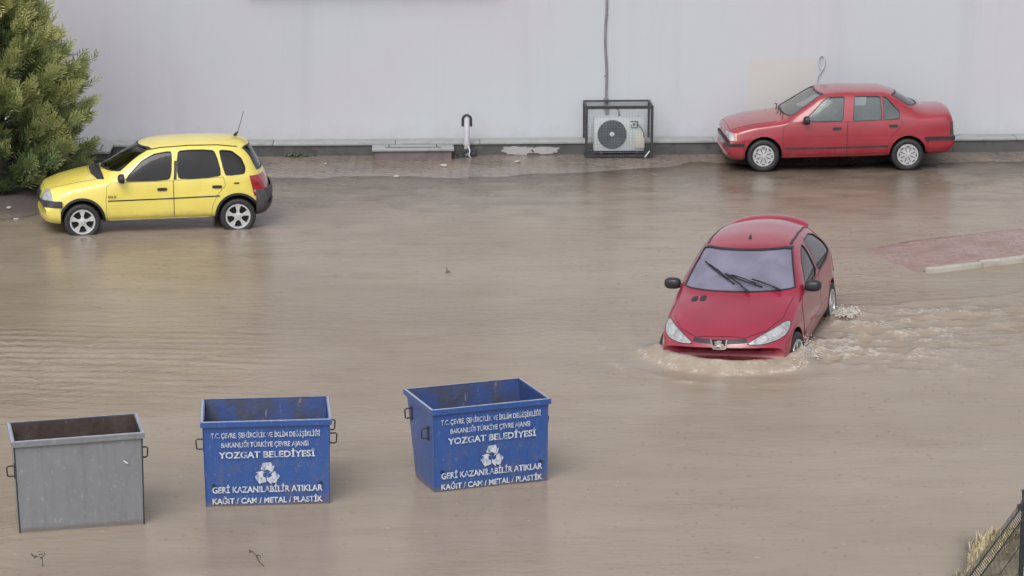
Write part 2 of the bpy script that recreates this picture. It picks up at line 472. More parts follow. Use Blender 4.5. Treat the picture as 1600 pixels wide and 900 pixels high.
def build_car(name, S, loc, rot, sc, label, cat='car'):
    root = empty(name, loc, rot, sc); tag(root, label, cat)
    L = S['L']
    xs = sorted(set([0, .012, .03, .055, .08, .11, .14]+[round(q, 4) for q in np.arange(.17, L-.15, .03)]+[L-.14, L-.11, L-.08, L-.055, L-.03, L-.012, L]))
    V, F = loft(S, xs)
    bmv = BVHTree.FromPolygons([Vector(v) for v in V], F)
    me = bpy.data.meshes.new('body'); me.from_pydata([tuple(map(float, v)) for v in V], [], F); me.update()
    bm = bmesh.new(); bm.from_mesh(me); bmesh.ops.remove_doubles(bm, verts=bm.verts[:], dist=1e-5); bmesh.ops.dissolve_degenerate(bm, dist=1e-6, edges=bm.edges[:]); bmesh.ops.recalc_face_normals(bm, faces=bm.faces[:]); bm.to_mesh(me); bm.free()
    body = mesh_obj('body', me, [M[S['paint']], M['dark']], root)
    # cutters
    def cutter(bm):
        for f in bm.faces: f.material_index = 1
        bmesh.ops.recalc_face_normals(bm, faces=bm.faces[:])
        m = bpy.data.meshes.new('cut'); bm.to_mesh(m); bm.free(); m.materials.append(M['dark']); m.materials.append(M['dark'])
        o = bpy.data.objects.new('cut', m); COL.objects.link(o); o.parent = root; return o
    A = bmesh.new()
    for w in S['side_windows']: prism(A, w, lambda a, b: Vector((a, -2, b)), (0, 4, 0))
    for hx in S['hubs']:
        for s in (-1, 1):
            c = bmesh.new(); bmesh.ops.create_cone(c, cap_ends=True, segments=64, radius1=S['arch'], radius2=S['arch'], depth=1.0)
            bmesh.ops.rotate(c, cent=(0, 0, 0), matrix=Matrix.Rotation(R(90), 3, 'X'), verts=c.verts[:])
            bmesh.ops.translate(c, vec=(hx, s*(.53+.5), S['hubz']+.02), verts=c.verts[:])
            for f in c.faces: f.material_index = 1
            t = bpy.data.meshes.new('t'); c.to_mesh(t); c.free(); A.from_mesh(t)
    cA = cutter(A)
    a, b = S['cabin']
    cv, cf = loft(S, list(np.arange(a, b, .06)), inset=.045, floor=.66, smooth=2)
    B = bmesh.new(); bv = [B.verts.new(v) for v in cv]
    for f in cf: B.faces.new([bv[i] for i in f])
    cB = cutter(B)
    C = bmesh.new()
    prism(C, S['screen'], lambda a, b: Vector((.3, a, b)), (S['screen_d']-.3, 0, 0))
    prism(C, S['rear'], lambda a, b: Vector((S['rear_d'], a, b)), (L+1-S['rear_d'], 0, 0))
    cC = cutter(C)
    for c in (cB, cC, cA):
        m = body.modifiers.new('b', 'BOOLEAN'); m.operation = 'DIFFERENCE'; m.solver = 'EXACT'; m.object = c
    dg = bpy.context.evaluated_depsgraph_get(); nm = bpy.data.meshes.new_from_object(body.evaluated_get(dg))
    body.modifiers.clear(); body.data = nm; nm.name = 'body'
    for c in (cA, cB, cC): bpy.data.objects.remove(c)
    nm.shade_smooth(); nm.set_sharp_from_angle(angle=R(38))
    # glazing
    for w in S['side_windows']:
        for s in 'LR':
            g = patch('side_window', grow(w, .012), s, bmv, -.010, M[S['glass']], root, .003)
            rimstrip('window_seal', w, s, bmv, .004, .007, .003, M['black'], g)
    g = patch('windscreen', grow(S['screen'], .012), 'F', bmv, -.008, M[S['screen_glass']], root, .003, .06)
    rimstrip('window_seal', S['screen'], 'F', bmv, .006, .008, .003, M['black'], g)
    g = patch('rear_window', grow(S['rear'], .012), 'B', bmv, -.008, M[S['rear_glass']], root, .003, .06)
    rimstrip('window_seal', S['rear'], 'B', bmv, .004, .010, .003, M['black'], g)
    # doors with shut lines
    for poly, hp in S['doors']:
        for s in 'LR':
            d = patch('door', poly, s, bmv, .0045, M[S['paint']], root, .006)
            patch('door_seam', grow(poly, .0055), s, bmv, .0016, M['dark'], d, .004)
            if hp:
                h = patch('door_handle', chaikin([(hp[0]-.075, hp[1]-.022), (hp[0]+.075, hp[1]-.022), (hp[0]+.075, hp[1]+.024), (hp[0]-.075, hp[1]+.024)], 1, .15), s, bmv, .018, M[S.get('handle_mat', 'black')], d, .016)
    if 'hood' in S:
        d = patch('bonnet', S['hood'], 'T', bmv, .0045, M[S['paint']], root, .006, .06)
        patch('bonnet_seam', grow(S['hood'], .005), 'T', bmv, .0016, M['dark'], d, .004, .06)
    # wheels
    for i, hx in enumerate(S['hubs']):
        for s in (-1, 1): make_wheel(root, hx, s*S['track'], S['hubz'], S['tyre_r'], s, S['rim'], S['rim_r'], S.get('steer', 0) if i == 0 else 0)
    return root, bmv, V, F
def arc(cx, cz, r, a0, a1, n=18):
    return [(cx+r*math.cos(R(a0+(a1-a0)*i/n)), cz+r*math.sin(R(a0+(a1-a0)*i/n))) for i in range(n+1)]
def text_mesh(name, body, width, height, mat, parent, M4, bold=.0, extrude=.0015):
    cu = bpy.data.curves.new(name, 'FONT'); cu.body = body; cu.size = 1; cu.extrude = 0; cu.offset = bold; cu.align_x = 'CENTER'; cu.resolution_u = 3
    o = bpy.data.objects.new(name, cu); COL.objects.link(o)
    dg = bpy.context.evaluated_depsgraph_get(); me = bpy.data.meshes.new_from_object(o.evaluated_get(dg)); bpy.data.objects.remove(o)
    co = np.array([v.co[:] for v in me.vertices]); lo, hi = co.min(0), co.max(0)
    sx = width/(hi[0]-lo[0]); sy = height/.72      # cap height of the built-in face is about .72
    for v in me.vertices:
        p = Vector(((v.co.x-(lo[0]+hi[0])/2)*sx, v.co.y*sy, 0)); v.co = M4 @ p
    return mesh_obj(name, me, mat, parent, False)

# ------------------------------------------------------------------ terrain height
WA = R(2.47); WO = (-4.59, 48.69); WU = (math.cos(WA), math.sin(WA)); WN = (math.sin(WA), -math.cos(WA))
def W(s, t, z=0):           # along the ledge face, towards the camera, up
    return Vector((WO[0]+WU[0]*s+WN[0]*t, WO[1]+WU[1]*s+WN[1]*t, z))
def ground_h(x, y):
    x = np.asarray(x, float); y = np.asarray(y, float)
    t = (x-WO[0])*WN[0]+(y-WO[1])*WN[1]
    s = (x-WO[0])*WU[0]+(y-WO[1])*WU[1]
    t0 = 1.9-.9*sstep(4, 8, s)+.55*fbm(s*.6, t*.5, 4, 2)
    h = np.where(t > t0, -.020*(t-t0), .020*(t0-t))
    h = np.maximum(h, -.30-.01*sstep(20, 60, t))
    h = h+.010*fbm(x*1.3, y*1.3, 4, 5)
    # planting bed under the conifer, far left
    d = np.maximum(-7.05-x-.10*(46-y)*(y < 46), 0)
    bed = sstep(0, .9, d)*sstep(42.6, 44.2, y)
    h = h+bed*(.16+.05*fbm(x*2, y*2, 4, 9))
    # grassy bank, bottom right, behind the fence
    r = np.sqrt(((x-5.62)/2.0)**2+((y-25.0)/3.4)**2)
    h = h+(.62*(1-sstep(.25, 1.05, r)))*(1+.3*fbm(x*1.5, y*1.5, 3, 4))
    r2 = sstep(24, 19, y)
    h = h+r2*.6
    return h

# 206-like hatchback pose, used by the wake
H_LOC = Vector((3.215, 35.83, -.26)); H_ROT = (R(-2.6), R(-1.8), R(73.94)); H_SC = 1.068
hd = np.array([-math.cos(H_ROT[2]), -math.sin(H_ROT[2])]); hl = np.array([-hd[1], hd[0]])   # forward; hl = left of travel (image right)
if hl[0] < 0: hl = -hl
nose = np.array([H_LOC.x, H_LOC.y])+hd*1.9*H_SC
def wake(x, y):
    """height and foam of the water stirred by the moving hatchback"""
    a = (x-nose[0])*hd[0]+(y-nose[1])*hd[1]      # ahead of the nose (negative = beside the car)
    b = (x-nose[0])*hl[0]+(y-nose[1])*hl[1]      # sideways, + = image right
    # bow wave round the front corners
    rr = np.sqrt((np.maximum(a+.7, 0)/.95)**2+(b/1.06)**2)
    bow = np.where(rr < .88, np.exp(-((rr-.88)/.22)**2), np.exp(-((rr-.88)/.17)**2))*sstep(-1.3, -.35, a)
    bow2 = np.exp(-((rr-1.55)/.14)**2)*sstep(-1.4, -.1, a)*.35
    bow3 = np.exp(-((rr-2.05)/.16)**2)*sstep(-1.4, -.1, a)*.16
    n1 = fbm(x*2.2, y*2.2, 4, 11); n2 = fbm(x*6, y*4.5, 4, 13)
    h = (.135*bow+.03*bow2+.02*bow3)*(1+.35*n1)
    # churned water trailing on the right-hand side
    k = b-.75; fan = sstep(.0, .25, k)*sstep(-.1, -.9, a)*(1-sstep(2.2, 3.8, -a-.75*k))*np.exp(-(np.maximum(k-.5, 0)/1.7)**2)
    ridge = 1-np.abs(fbm(x*1.5+.6*n1, y*2.6, 4, 17))*2.2
    h = h+fan*(.055*n1+.045*n2+.045*(ridge-.5))
    # long oblique crest lines running out to the right
    q = (y-36.5)-.33*(x-5.2)+.25*fbm(x*.9, y*.9, 3, 21)
    band = np.exp(-((x-6.3)/1.6)**2)
    for c, am in ((0, .045), (-.75, .034), (.8, .022), (-1.4, .020)): h = h+am*band*np.exp(-((q-c)/.11)**2)*(.6+.8*vnoise(x*3, y*3, 23))
    # left side, weak
    kl = -b-.8; fl = sstep(0, .2, kl)*sstep(-.1, -.8, a)*np.exp(-(kl/.55)**2)*(1-sstep(2, 3.6, -a))
    h = h+fl*(.018*n1+.010*n2)
    q2 = np.exp(-((kl-.25-.35*(-a))/.10)**2)*sstep(0, .6, -a)*(1-sstep(1.6, 3.2, -a))*.022; h = h+q2*(.5+n1)
    foam = fan*sstep(.10, .46, ridge*.55+n2*.6+n1*.2-.12)*.85
    foam = np.maximum(foam, band*sstep(.25, .6, n2+.25)*.8*(np.exp(-(q/.12)**2)+.7*np.exp(-((q+.75)/.12)**2)))
    foam = np.maximum(foam, bow*sstep(-.1, .5, n2+.15)*.45)
    foam = np.maximum(foam, np.exp(-((rr-1.10-.05*n1)/.045)**2)*sstep(-1.2, -.2, a)*sstep(-.35, .25, n2)*.75)
    foam = np.maximum(foam, np.exp(-((rr-1.62-.08*n1)/.035)**2)*sstep(-1.6, -.2, a)*sstep(-.15, .4, n2)*.5*(b < .4))
    # splashes at the two visible wheels
    for (wa, am) in ((-.72, 1.), (-3.2, .8)):
        dd = np.sqrt(((a-wa*H_SC)/.42)**2+((b-1.02)/.28)**2)
        e = np.exp(-dd**2); foam = np.maximum(foam, am*e*sstep(-.35, .25, n2)*1.0); h = h+am*.05*e*(.7+n2*1.5)
    return h, np.clip(foam, 0, 1)

# ------------------------------------------------------------------ setting materials
def ground_mat():
    t = NT('wet_pavers'); v = t.coord()
    g = t.n('ShaderNodeNewGeometry')
    m = t.n('ShaderNodeMapping'); m.inputs['Rotation'].default_value = (0, 0, R(45)); t.l(v, m.inputs[0])
    br = t.n('ShaderNodeTexBrick'); br.inputs['Scale'].default_value = 1; br.inputs['Brick Width'].default_value = .24; br.inputs['Row Height'].default_value = .12
    br.inputs['Mortar Size'].default_value = .012; br.inputs['Mortar Smooth'].default_value = .3; t.l(m.outputs[0], br.inputs['Vector'])
    br.inputs['Color1'].default_value = (.155, .13, .115, 1); br.inputs['Color2'].default_value = (.22, .185, .165, 1); br.inputs['Mortar'].default_value = (.06, .052, .045, 1)
    n = t.noise(1.1, 6, v, .65)
    silt = t.ramp(n, [(.38, 0.), (.62, 1.)])
    c = t.mix(t.math('MULTIPLY', silt, .8), br.outputs['Color'], (.24, .19, .15))
    c = t.mix(t.ramp(t.noise(23, 5, v, .7), [(.55, 0.), (.72, .6)]), c, (.10, .085, .07))
    vc = t.n('ShaderNodeVertexColor', layer_name='soil'); c = t.mix(vc.outputs[0], c, t.mix(t.noise(14, 6, v, .7), (.035, .028, .028), (.12, .095, .085)))
    vb = t.n('ShaderNodeVertexColor', layer_name='bank'); c = t.mix(vb.outputs[0], c, t.mix(t.ramp(t.noise(3.5, 6, v, .7), [(.40, 0.), (.62, 1.)]), (.20, .165, .10), (.40, .34, .25)))
    puddle = t.ramp(t.noise(.8, 4, v, .6), [(.42, 0.), (.60, 1.)])
    rr = t.math('ADD', t.math('MULTIPLY', puddle, -.22), .30)
    rr = t.math('ADD', rr, t.math('MULTIPLY', t.math('MAXIMUM', vc.outputs[0], vb.outputs[0]), .4), True)
    bf = t.math('MULTIPLY', br.outputs['Fac'], -1.)
    nr = t.bump(t.noise(9, 5, v), .02, t.math and .5, t.bump(bf, .006))
    t.pbr(c, rr, 0, .0, .6, nr); return t.m
def water_mat():
    t = NT('muddy_flood_water'); v = t.coord()
    at = t.n('ShaderNodeAttribute', attribute_name='depth'); fo = t.n('ShaderNodeAttribute', attribute_name='foam'); rp = t.n('ShaderNodeAttribute', attribute_name='rip')
    big = t.noise(.22, 5, t.coord('Object', (1, 1.8, 1)), .6)
    c = t.mix(t.ramp(big, [(.32, 0.), (.68, 1.)]), (.262, .212, .165), (.315, .262, .208))
    c = t.mix(t.ramp(t.noise(1.3, 6, t.coord('Object', (.6, 1.6, 1)), .65), [(.48, 0.), (.72, .55)]), c, (.225, .172, .125))
    fcol = t.mix(t.noise(30, 4, v), (.42, .36, .30), (.66, .61, .55))
    fm = t.math('MULTIPLY', fo.outputs['Fac'], t.ramp(t.noise(16, 5, v, .7), [(.40, 0.), (.60, 1.)]), True)
    c = t.mix(fm, c, fcol)
    specks = t.ramp(t.noise(7.5, 2, t.coord('Object', (1, 1.6, 1)), .5), [(.735, 0.), (.76, 1.)])
    c = t.mix(t.math('MULTIPLY', specks, .45), c, (.55, .5, .44))
    # ripples: long wavelets, cross ripples, rain pocks
    a = t.noise(2.3, 5, t.coord('Object', (.85, 1.9, 1)), .6, 1.0)
    b = t.noise(9, 4, t.coord('Object', (.8, 1.7, 1)), .55)
    vo = t.n('ShaderNodeTexVoronoi'); vo.inputs['Scale'].default_value = 7.5; t.l(v, vo.inputs['Vector'])
    ring = t.math('MULTIPLY', t.math('SINE', t.math('MULTIPLY', vo.outputs['Distance'], 55.)), t.ramp(vo.outputs['Distance'], [(.02, 1.), (.42, 0.)]))
    sel = t.ramp(vo.outputs['Color'], [(.45, 0.), (.55, 1.)])
    ring = t.math('MULTIPLY', ring, sel)
    patchy = t.ramp(t.noise(.30, 3, v, .5), [(.40, .35), (.66, 1.)])
    amp = t.math('ADD', t.math('MULTIPLY', patchy, .44), t.math('MULTIPLY', rp.outputs['Fac'], 1.9))
    n1 = t.bump(t.math('MULTIPLY', a, amp), .030, 1)
    n2 = t.bump(t.math('MULTIPLY', b, amp), .012, 1, n1)
    n3 = t.bump(t.math('ADD', ring, t.math('MULTIPLY', t.noise(26, 3, t.coord('Object', (1, 1.4, 1)), .6), 2.2)), .0011, .9, n2)
    mud = t.n('ShaderNodeBsdfDiffuse'); t.l(c, mud.inputs[0]); t.l(n1, mud.inputs['Normal'])
    clr = t.n('ShaderNodeBsdfTransparent'); clr.inputs[0].default_value = (.93, .88, .82, 1)
    k = t.math('SUBTRACT', 1., t.math('POWER', 2.718, t.math('MULTIPLY', at.outputs['Fac'], -32.)), True)
    k = t.math('MAXIMUM', k, t.math('MULTIPLY', fm, 1.))
    body = t.n('ShaderNodeMixShader'); t.l(k, body.inputs[0]); t.l(clr.outputs[0], body.inputs[1]); t.l(mud.outputs[0], body.inputs[2])
    gl = t.n('ShaderNodeBsdfGlossy'); gl.inputs['Roughness'].default_value = .10; t.l(n3, gl.inputs['Normal'])
    t.l(t.math('ADD', .13, t.math('MULTIPLY', fm, .4)), gl.inputs['Roughness'])
    fr = t.n('ShaderNodeFresnel'); fr.inputs[0].default_value = 1.33; t.l(n3, fr.inputs['Normal'])
    ms = t.n('ShaderNodeMixShader'); t.l(fr.outputs[0], ms.inputs[0]); t.l(body.outputs[0], ms.inputs[1]); t.l(gl.outputs[0], ms.inputs[2])
    t.l(ms.outputs[0], t.out.inputs[0]); return t.m
def wall_mat():
    t = NT('painted_render'); v = t.coord()
    n = t.noise(.28, 4, v, .5)
    c = t.mix(t.ramp(n, [(.40, 0.), (.60, 1.)]), (.478, .472, .520), (.462, .49, .520))
    st = t.noise(1.1, 5, t.coord('Object', (1.6, 1, .12)), .65)
    c = t.mix(t.ramp(st, [(.52, 0.), (.74, .30)]), c, (.37, .37, .42))
    c = t.mix(t.ramp(t.noise(5, 6, v, .7), [(.55, 0.), (.75, .12)]), c, (.36, .35, .38))
    sx = t.n('ShaderNodeSeparateXYZ'); t.l(v, sx.inputs[0])
    h = t.math('ADD', t.math('MULTIPLY', t.math('SUBTRACT', .55, sx.outputs[2]), 1.8), t.math('MULTIPLY', t.math('SUBTRACT', t.noise(2.5, 5, v, .7), .5), 1.6), True)
    c = t.mix(t.math('MULTIPLY', h, .55), c, (.34, .34, .33))
    t.pbr(c, .75, 0, 0, .3, t.bump(t.noise(70, 4, v), .002, .6)); return t.m
def concrete(name, a, b, dark=(.06, .06, .06), amt=.7, rough=.55):
    t = NT(name); v = t.coord()
    c = t.mix(t.noise(2.3, 6, v, .65), a, b)
    c = t.mix(t.ramp(t.noise(3.1, 6, v, .7, .5), [(.50, 0.), (.64, amt)]), c, dark)
    t.pbr(c, t.math('ADD', t.math('MULTIPLY', t.noise(4, 3, v), .3), rough-.15), 0, 0, .5, t.bump(t.noise(30, 5, v), .006, .7)); return t.m
M['ground'] = ground_mat(); M['water'] = water_mat(); M['wall'] = wall_mat()
M['ledge_top'] = concrete('ledge_top_concrete', (.26, .27, .275), (.33, .34, .345), (.18, .19, .19), .5)
M['ledge_face'] = concrete('ledge_face_concrete', (.060, .065, .062), (.10, .098, .095), (.035, .035, .035), .7)
M['purple_face'] = concrete('purple_brown_concrete', (.13, .105, .11), (.19, .155, .16), (.07, .06, .06), .5)
M['plaster'] = concrete('old_plaster', (.30, .29, .29), (.40, .39, .39), (.18, .17, .17), .5)
M['beige'] = concrete('beige_filler', (.465, .457, .445), (.50, .49, .475), (.455, .45, .48), .3, .8)
M['steel_dark'] = simple('dark_steel', (.045, .045, .05), .5, .3, var=.35, scale=14)
M['ac_white'] = simple('ac_casing', (.46, .50, .52), .45, var=.08, scale=5)
M['ac_beige'] = simple('ac_service_panel', (.46, .45, .41), .5, var=.08, scale=5)
M['ac_grey'] = simple('ac_fan_grille', (.10, .115, .13), .5, var=.2)
M['cable'] = simple('grey_cable', (.20, .19, .21), .6, var=.3)
M['pvc'] = simple('pvc_pipe', (.48, .46, .51), .4, var=.15)

# ------------------------------------------------------------------ ground, water, island
def axis(lo, hi, dlo, dhi, st, big):
    a = list(np.arange(dlo, dhi+1e-6, st)); q, s = dlo, st
    while q > lo: s *= big; q -= s; a.insert(0, q)
    q, s = dhi, st
    while q < hi: s *= big; q += s; a.append(q)
    return np.array(a)
def sheet(name, X, Y, Z, mat, attrs={}, cols={}):
    ny, nx = Z.shape; gx, gy = np.meshgrid(X, Y)
    me = bpy.data.meshes.new(name); me.vertices.add(nx*ny); me.vertices.foreach_set('co', np.stack([gx, gy, Z], -1).ravel().astype('f'))
    i = (np.arange(ny-1)[:, None]*nx+np.arange(nx-1)[None]).ravel(); q = np.stack([i, i+1, i+1+nx, i+nx], -1).ravel().astype('i')
    n = len(i); me.loops.add(4*n); me.loops.foreach_set('vertex_index', q); me.polygons.add(n)
    me.polygons.foreach_set('loop_start', np.arange(0, 4*n, 4, dtype='i'))
    try: me.polygons.foreach_set('loop_total', np.full(n, 4, dtype='i'))
    except Exception: pass
    me.update(calc_edges=True); me.validate()
    for k, a in attrs.items():
        at = me.attributes.new(k, 'FLOAT', 'POINT'); at.data.foreach_set('value', a.ravel().astype('f'))
    for k, a in cols.items():
        at = me.color_attributes.new(k, 'FLOAT_COLOR', 'POINT'); at.data.foreach_set('color', np.stack([a]*3+[np.ones_like(a)], -1).ravel().astype('f'))
    return mesh_obj(name, me, mat)
X = axis(-160, 160, -10.5, 11, .14, 1.25); Y = axis(-60, 200, 21, 49.5, .14, 1.25)
gx, gy = np.meshgrid(X, Y); gz = ground_h(gx, gy)
bank = sstep(-.03, .06, gz)*(gy < 30)
soil = np.clip(sstep(.02, .1, gz)*((gx < -6.8) & (gy > 42))+sstep(.1, .5, -6.9-gx-.10*(46-gy)*(gy < 46))*sstep(43, 44, gy), 0, 1)*(gx < -6.5)
o = sheet('ground', X, Y, gz, M['ground'], cols={'soil': soil, 'bank': bank}); o['kind'] = 'structure'
X = axis(-90, 90, -10, 10.5, .055, 1.3); Y = axis(2, 49.4, 24.5, 48.9, .055, 1.3); Y = Y[Y < 49.3]
gx, gy = np.meshgrid(X, Y); wh, foam = wake(gx, gy)
rip = np.exp(-(((gx+5.6)/2.0)**2+((gy-34.0)/1.7)**2))*1.0+.6*np.exp(-(((gx-6.5)/1.8)**2+((gy-36.5)/2.2)**2))+.25*np.exp(-(((gx+1.5)/2.5)**2+((gy-36.2)/1.2)**2))
und = np.exp(-(((gx+5.7)/1.9)**2+((gy-34.0)/1.6)**2))
wh = wh+und*.015*np.sin((gy+.06*gx)*21+3.0*fbm(gx*.8, gy*1.0, 3, 31))*(.5+vnoise(gx*.8, gy*2.2, 33))+.003*fbm(gx*1.1, gy*2.8, 3, 35)
for cx_, cy_, an_, hw_, hd_ in ((-4.52, 27.60, .23, .66, .36), (-2.62, 28.40, .10, .66, .30), (-.33, 29.05, .36, .66, .30)):   # rings thrown back by the containers
    qx = (gx-cx_)*math.cos(an_)+(gy-cy_)*math.sin(an_); qy = -(gx-cx_)*math.sin(an_)+(gy-cy_)*math.cos(an_)
    dd_ = np.hypot(np.maximum(np.abs(qx)-hw_, 0), np.maximum(np.abs(qy)-hd_, 0))
    wh = wh+.0045*np.exp(-dd_/.22)*np.sin(dd_*34+2*fbm(gx*2, gy*2, 2, 71))
dep = np.maximum(wh-ground_h(gx, gy), 0)
dep = dep*(.55+.9*vnoise(gx*2.3, gy*3.1, 41))
o = sheet('water', X, Y, wh, M['water'], attrs={'depth': dep, 'foam': foam, 'rip': rip}); o['kind'] = 'structure'

def pav_mat():
    t = NT('red_paving'); v = t.coord()
    br = t.n('ShaderNodeTexBrick'); br.inputs['Scale'].default_value = 1; br.inputs['Brick Width'].default_value = .22; br.inputs['Row Height'].default_value = .11
    br.inputs['Mortar Size'].default_value = .010; t.l(v, br.inputs['Vector'])
    br.inputs['Color1'].default_value = (.235, .125, .115, 1); br.inputs['Color2'].default_value = (.31, .18, .165, 1); br.inputs['Mortar'].default_value = (.16, .11, .10, 1)
    c = t.mix(t.ramp(t.noise(1.8, 6, v, .7), [(.44, .10), (.64, .70)]), br.outputs['Color'], (.24, .175, .145))
    t.pbr(c, t.ramp(t.noise(2.2, 4, v), [(.4, .12), (.65, .5)]), 0, 0, .5, t.bump(t.math('MULTIPLY', br.outputs['Fac'], -1.), .005, 1, t.bump(t.noise(8, 5, v), .02, .5))); return t.m
M['island'] = pav_mat()
M['kerbstone'] = concrete('kerb_concrete', (.33, .31, .27), (.44, .42, .37), (.20, .18, .15), .6)
# island frame: origin at the left end of the front kerb
IA = R(26.5); IU = Vector((math.cos(IA), math.sin(IA), 0)); IV = Vector((-math.sin(IA), math.cos(IA), 0)); IO = Vector((6.03, 39.42, 0))
nu, nv = 150, 24; V = []; F = []
for i in range(nu+1):
    u = -.55+i*.08
    for j in range(nv+1):
        q = j/nv; wdt = 1.85
        p = IO+IU*u+IV*(q*wdt)
        p.z = .070-.085*max(0, min(1, (.9-u)/1.2+.1*q))+.012*float(fbm(p.x*1.5, p.y*1.5, 3, 51))-.05*max(0, q-.86)/.14
        if u < -.3: p += IU*float(.25*fbm(p.y*2.0, .3, 3, 53))
        V.append(p)
for i in range(nu):
    for j in range(nv):
        a = i*(nv+1)+j; F.append((a, a+nv+1, a+nv+2, a+1))
# skirt
ring = [j for j in range(nv+1)]+[i*(nv+1)+nv for i in range(1, nu+1)]+[nu*(nv+1)+j for j in range(nv-1, -1, -1)]+[i*(nv+1) for i in range(nu-1, 0, -1)]
b0 = len(V)
for r_ in ring: p = V[r_].copy(); p.z = -.4; V.append(p)
for k in range(len(ring)): k2 = (k+1) % len(ring); F.append((ring[k], ring[k2], b0+k2, b0+k))
o = from_py('pavement', V, F, M['island'], sharp=60); o['kind'] = 'structure'
bm = bmesh.new(); u = .02; rnd = random.Random(5)
while u < 11:
    Lk = .95; c = IO+IU*(u+Lk/2)-IV*.075; c.z = -.168+rnd.uniform(-.004, .004)
    if u < .9: c.z -= .012*(1-u)
    box(bm, c, (Lk-.012, .14, .50), Matrix.Rotation(IA+rnd.uniform(-.006, .006), 3, 'Z'), .018); u += Lk
o = from_bm('kerb', bm, M['kerbstone'], sharp=40); o['kind'] = 'structure'

# ------------------------------------------------------------------ building wall with ledge, and what is fixed to it
b = empty('building', W(0, -.4, 0), (0, 0, WA)); tag(b, 'pale lilac grey rendered building wall rising behind the flooded car park', 'building')
def loc2(s, t, z): return Vector((s, -(t+.4), z))        # building-local coordinates: s along, t toward camera (from ledge face)
bm = bmesh.new(); box(bm, (0, 4, 6.4), (70, 8, 13.6)); from_bm('wall', bm, M['wall'], b, False)
bm = bmesh.new()
rnd = random.Random(3)
segs = [(-34, -7.2, .27), (-7.2, -3.6, .275), (-3.6, 2.2, .265), (2.2, 12.6, .27), (12.6, 34, .27)]
for a, c, h in segs: box(bm, loc2((a+c)/2, -.20, h/2-.03), (c-a-.006, .40-.004, h+.06-.05), None, .0)
from_bm('plinth', bm, M['ledge_face'], b, False)
bm = bmesh.new()
u = -33.9
while u < 34:
    Lk = rnd.uniform(1.4, 2.3); box(bm, loc2(u+Lk/2, -.185, .255+rnd.uniform(-.003, .003)), (Lk-.008, .426, .045), None, .008); u += Lk
from_bm('coping', bm, M['ledge_top'], b, True, 40)
bm = bmesh.new()                       # pale plaster left on the ledge face
for s0, s1, z0, z1 in ((4.45, 4.95, .03, .19), (4.98, 5.42, .05, .175)):
    poly = [];
    for k in range(22):
        a = 2*math.pi*k/22; rr = 1+.22*rnd.uniform(-1, 1)
        poly.append(((s0+s1)/2+(s1-s0)/2*rr*math.copysign(abs(math.cos(a))**.6, math.cos(a)), (z0+z1)/2+(z1-z0)/2*min(1.15, rr)*math.copysign(abs(math.sin(a))**.6, math.sin(a))))
    prism(bm, poly, lambda a, c: loc2(a, 0, c)+Vector((0, -.008, 0)), (0, .012, 0))
from_bm('plaster_remnant', bm, M['plaster'], b, False)
bm = bmesh.new()                       # repaired beige patch
poly = [(8.93, .75), (8.90, 1.2), (8.86, 1.4), (8.95, 1.66), (8.97, 1.70), (9.2, 1.68), (9.5, 1.72), (9.9, 1.69), (10.10, 1.71), (10.13, 1.66), (10.09, 1.4), (10.15, 1.1), (10.10, .8), (9.6, .72)]
prism(bm, poly, lambda a, c: loc2(a, -.4, c)+Vector((0, -.002, 0)), (0, .01, 0)); from_bm('filler_patch', bm, M['beige'], b, False)
bm = bmesh.new(); box(bm, (2.1, -.12, 3.16), (4.6, .24, .10), None, .01); from_bm('window_sill', bm, M['ledge_top'], b, True, 40)
bm = bmesh.new(); box(bm, (2.1, -.02, 3.9), (4.2, .06, 1.5)); from_bm('window', bm, M['glass_tint'], b, False)
# loose white flex by the red saloon
bm = bmesh.new(); pts = []
for k in range(26):
    t = k/25; a = -math.pi*.3+t*math.pi*2.0
    pts.append(loc2(10.22+.055*math.cos(a)*(1-.2*t)+.0*t, -.37, 1.62+.13*math.sin(a)) )
pts = [loc2(10.16, -.37, .6), loc2(10.13, -.37, 1.0), loc2(10.15, -.37, 1.35)]+pts
tube(bm, pts, .011, 6); o = from_bm('hose', bm, M['pvc']); o.matrix_world = b.matrix_basis @ Matrix(); 
o.location = b.location; o.rotation_euler = b.rotation_euler
tag(o, 'short looped grey hose hanging on the wall above the red saloon', 'hose')
# cable down to the air conditioner
bm = bmesh.new(); pts = [loc2(6.31+.012*math.sin(z*2.1)+.01*math.sin(z*5.3), -.375, z) for z in np.arange(.62, 8, .12)]
tube(bm, pts, .021, 8); tube(bm, [p+Vector((.028, .004, 0)) for p in pts[:4]], .016, 6); box(bm, pts[3]+Vector((0, 0, .0)), (.09, .05, .03)); box(bm, pts[2]+Vector((0, 0, -.02)), (.11, .06, .05), None, .01)
for z in np.arange(1.4, 7.8, 1.1): box(bm, loc2(6.31, -.382, z), (.06, .03, .018))
o = from_bm('cable', bm, M['cable'], None, True, 50); o.location = b.location; o.rotation_euler = b.rotation_euler
tag(o, 'grey insulated cable running straight down the wall to the air conditioner', 'cable')

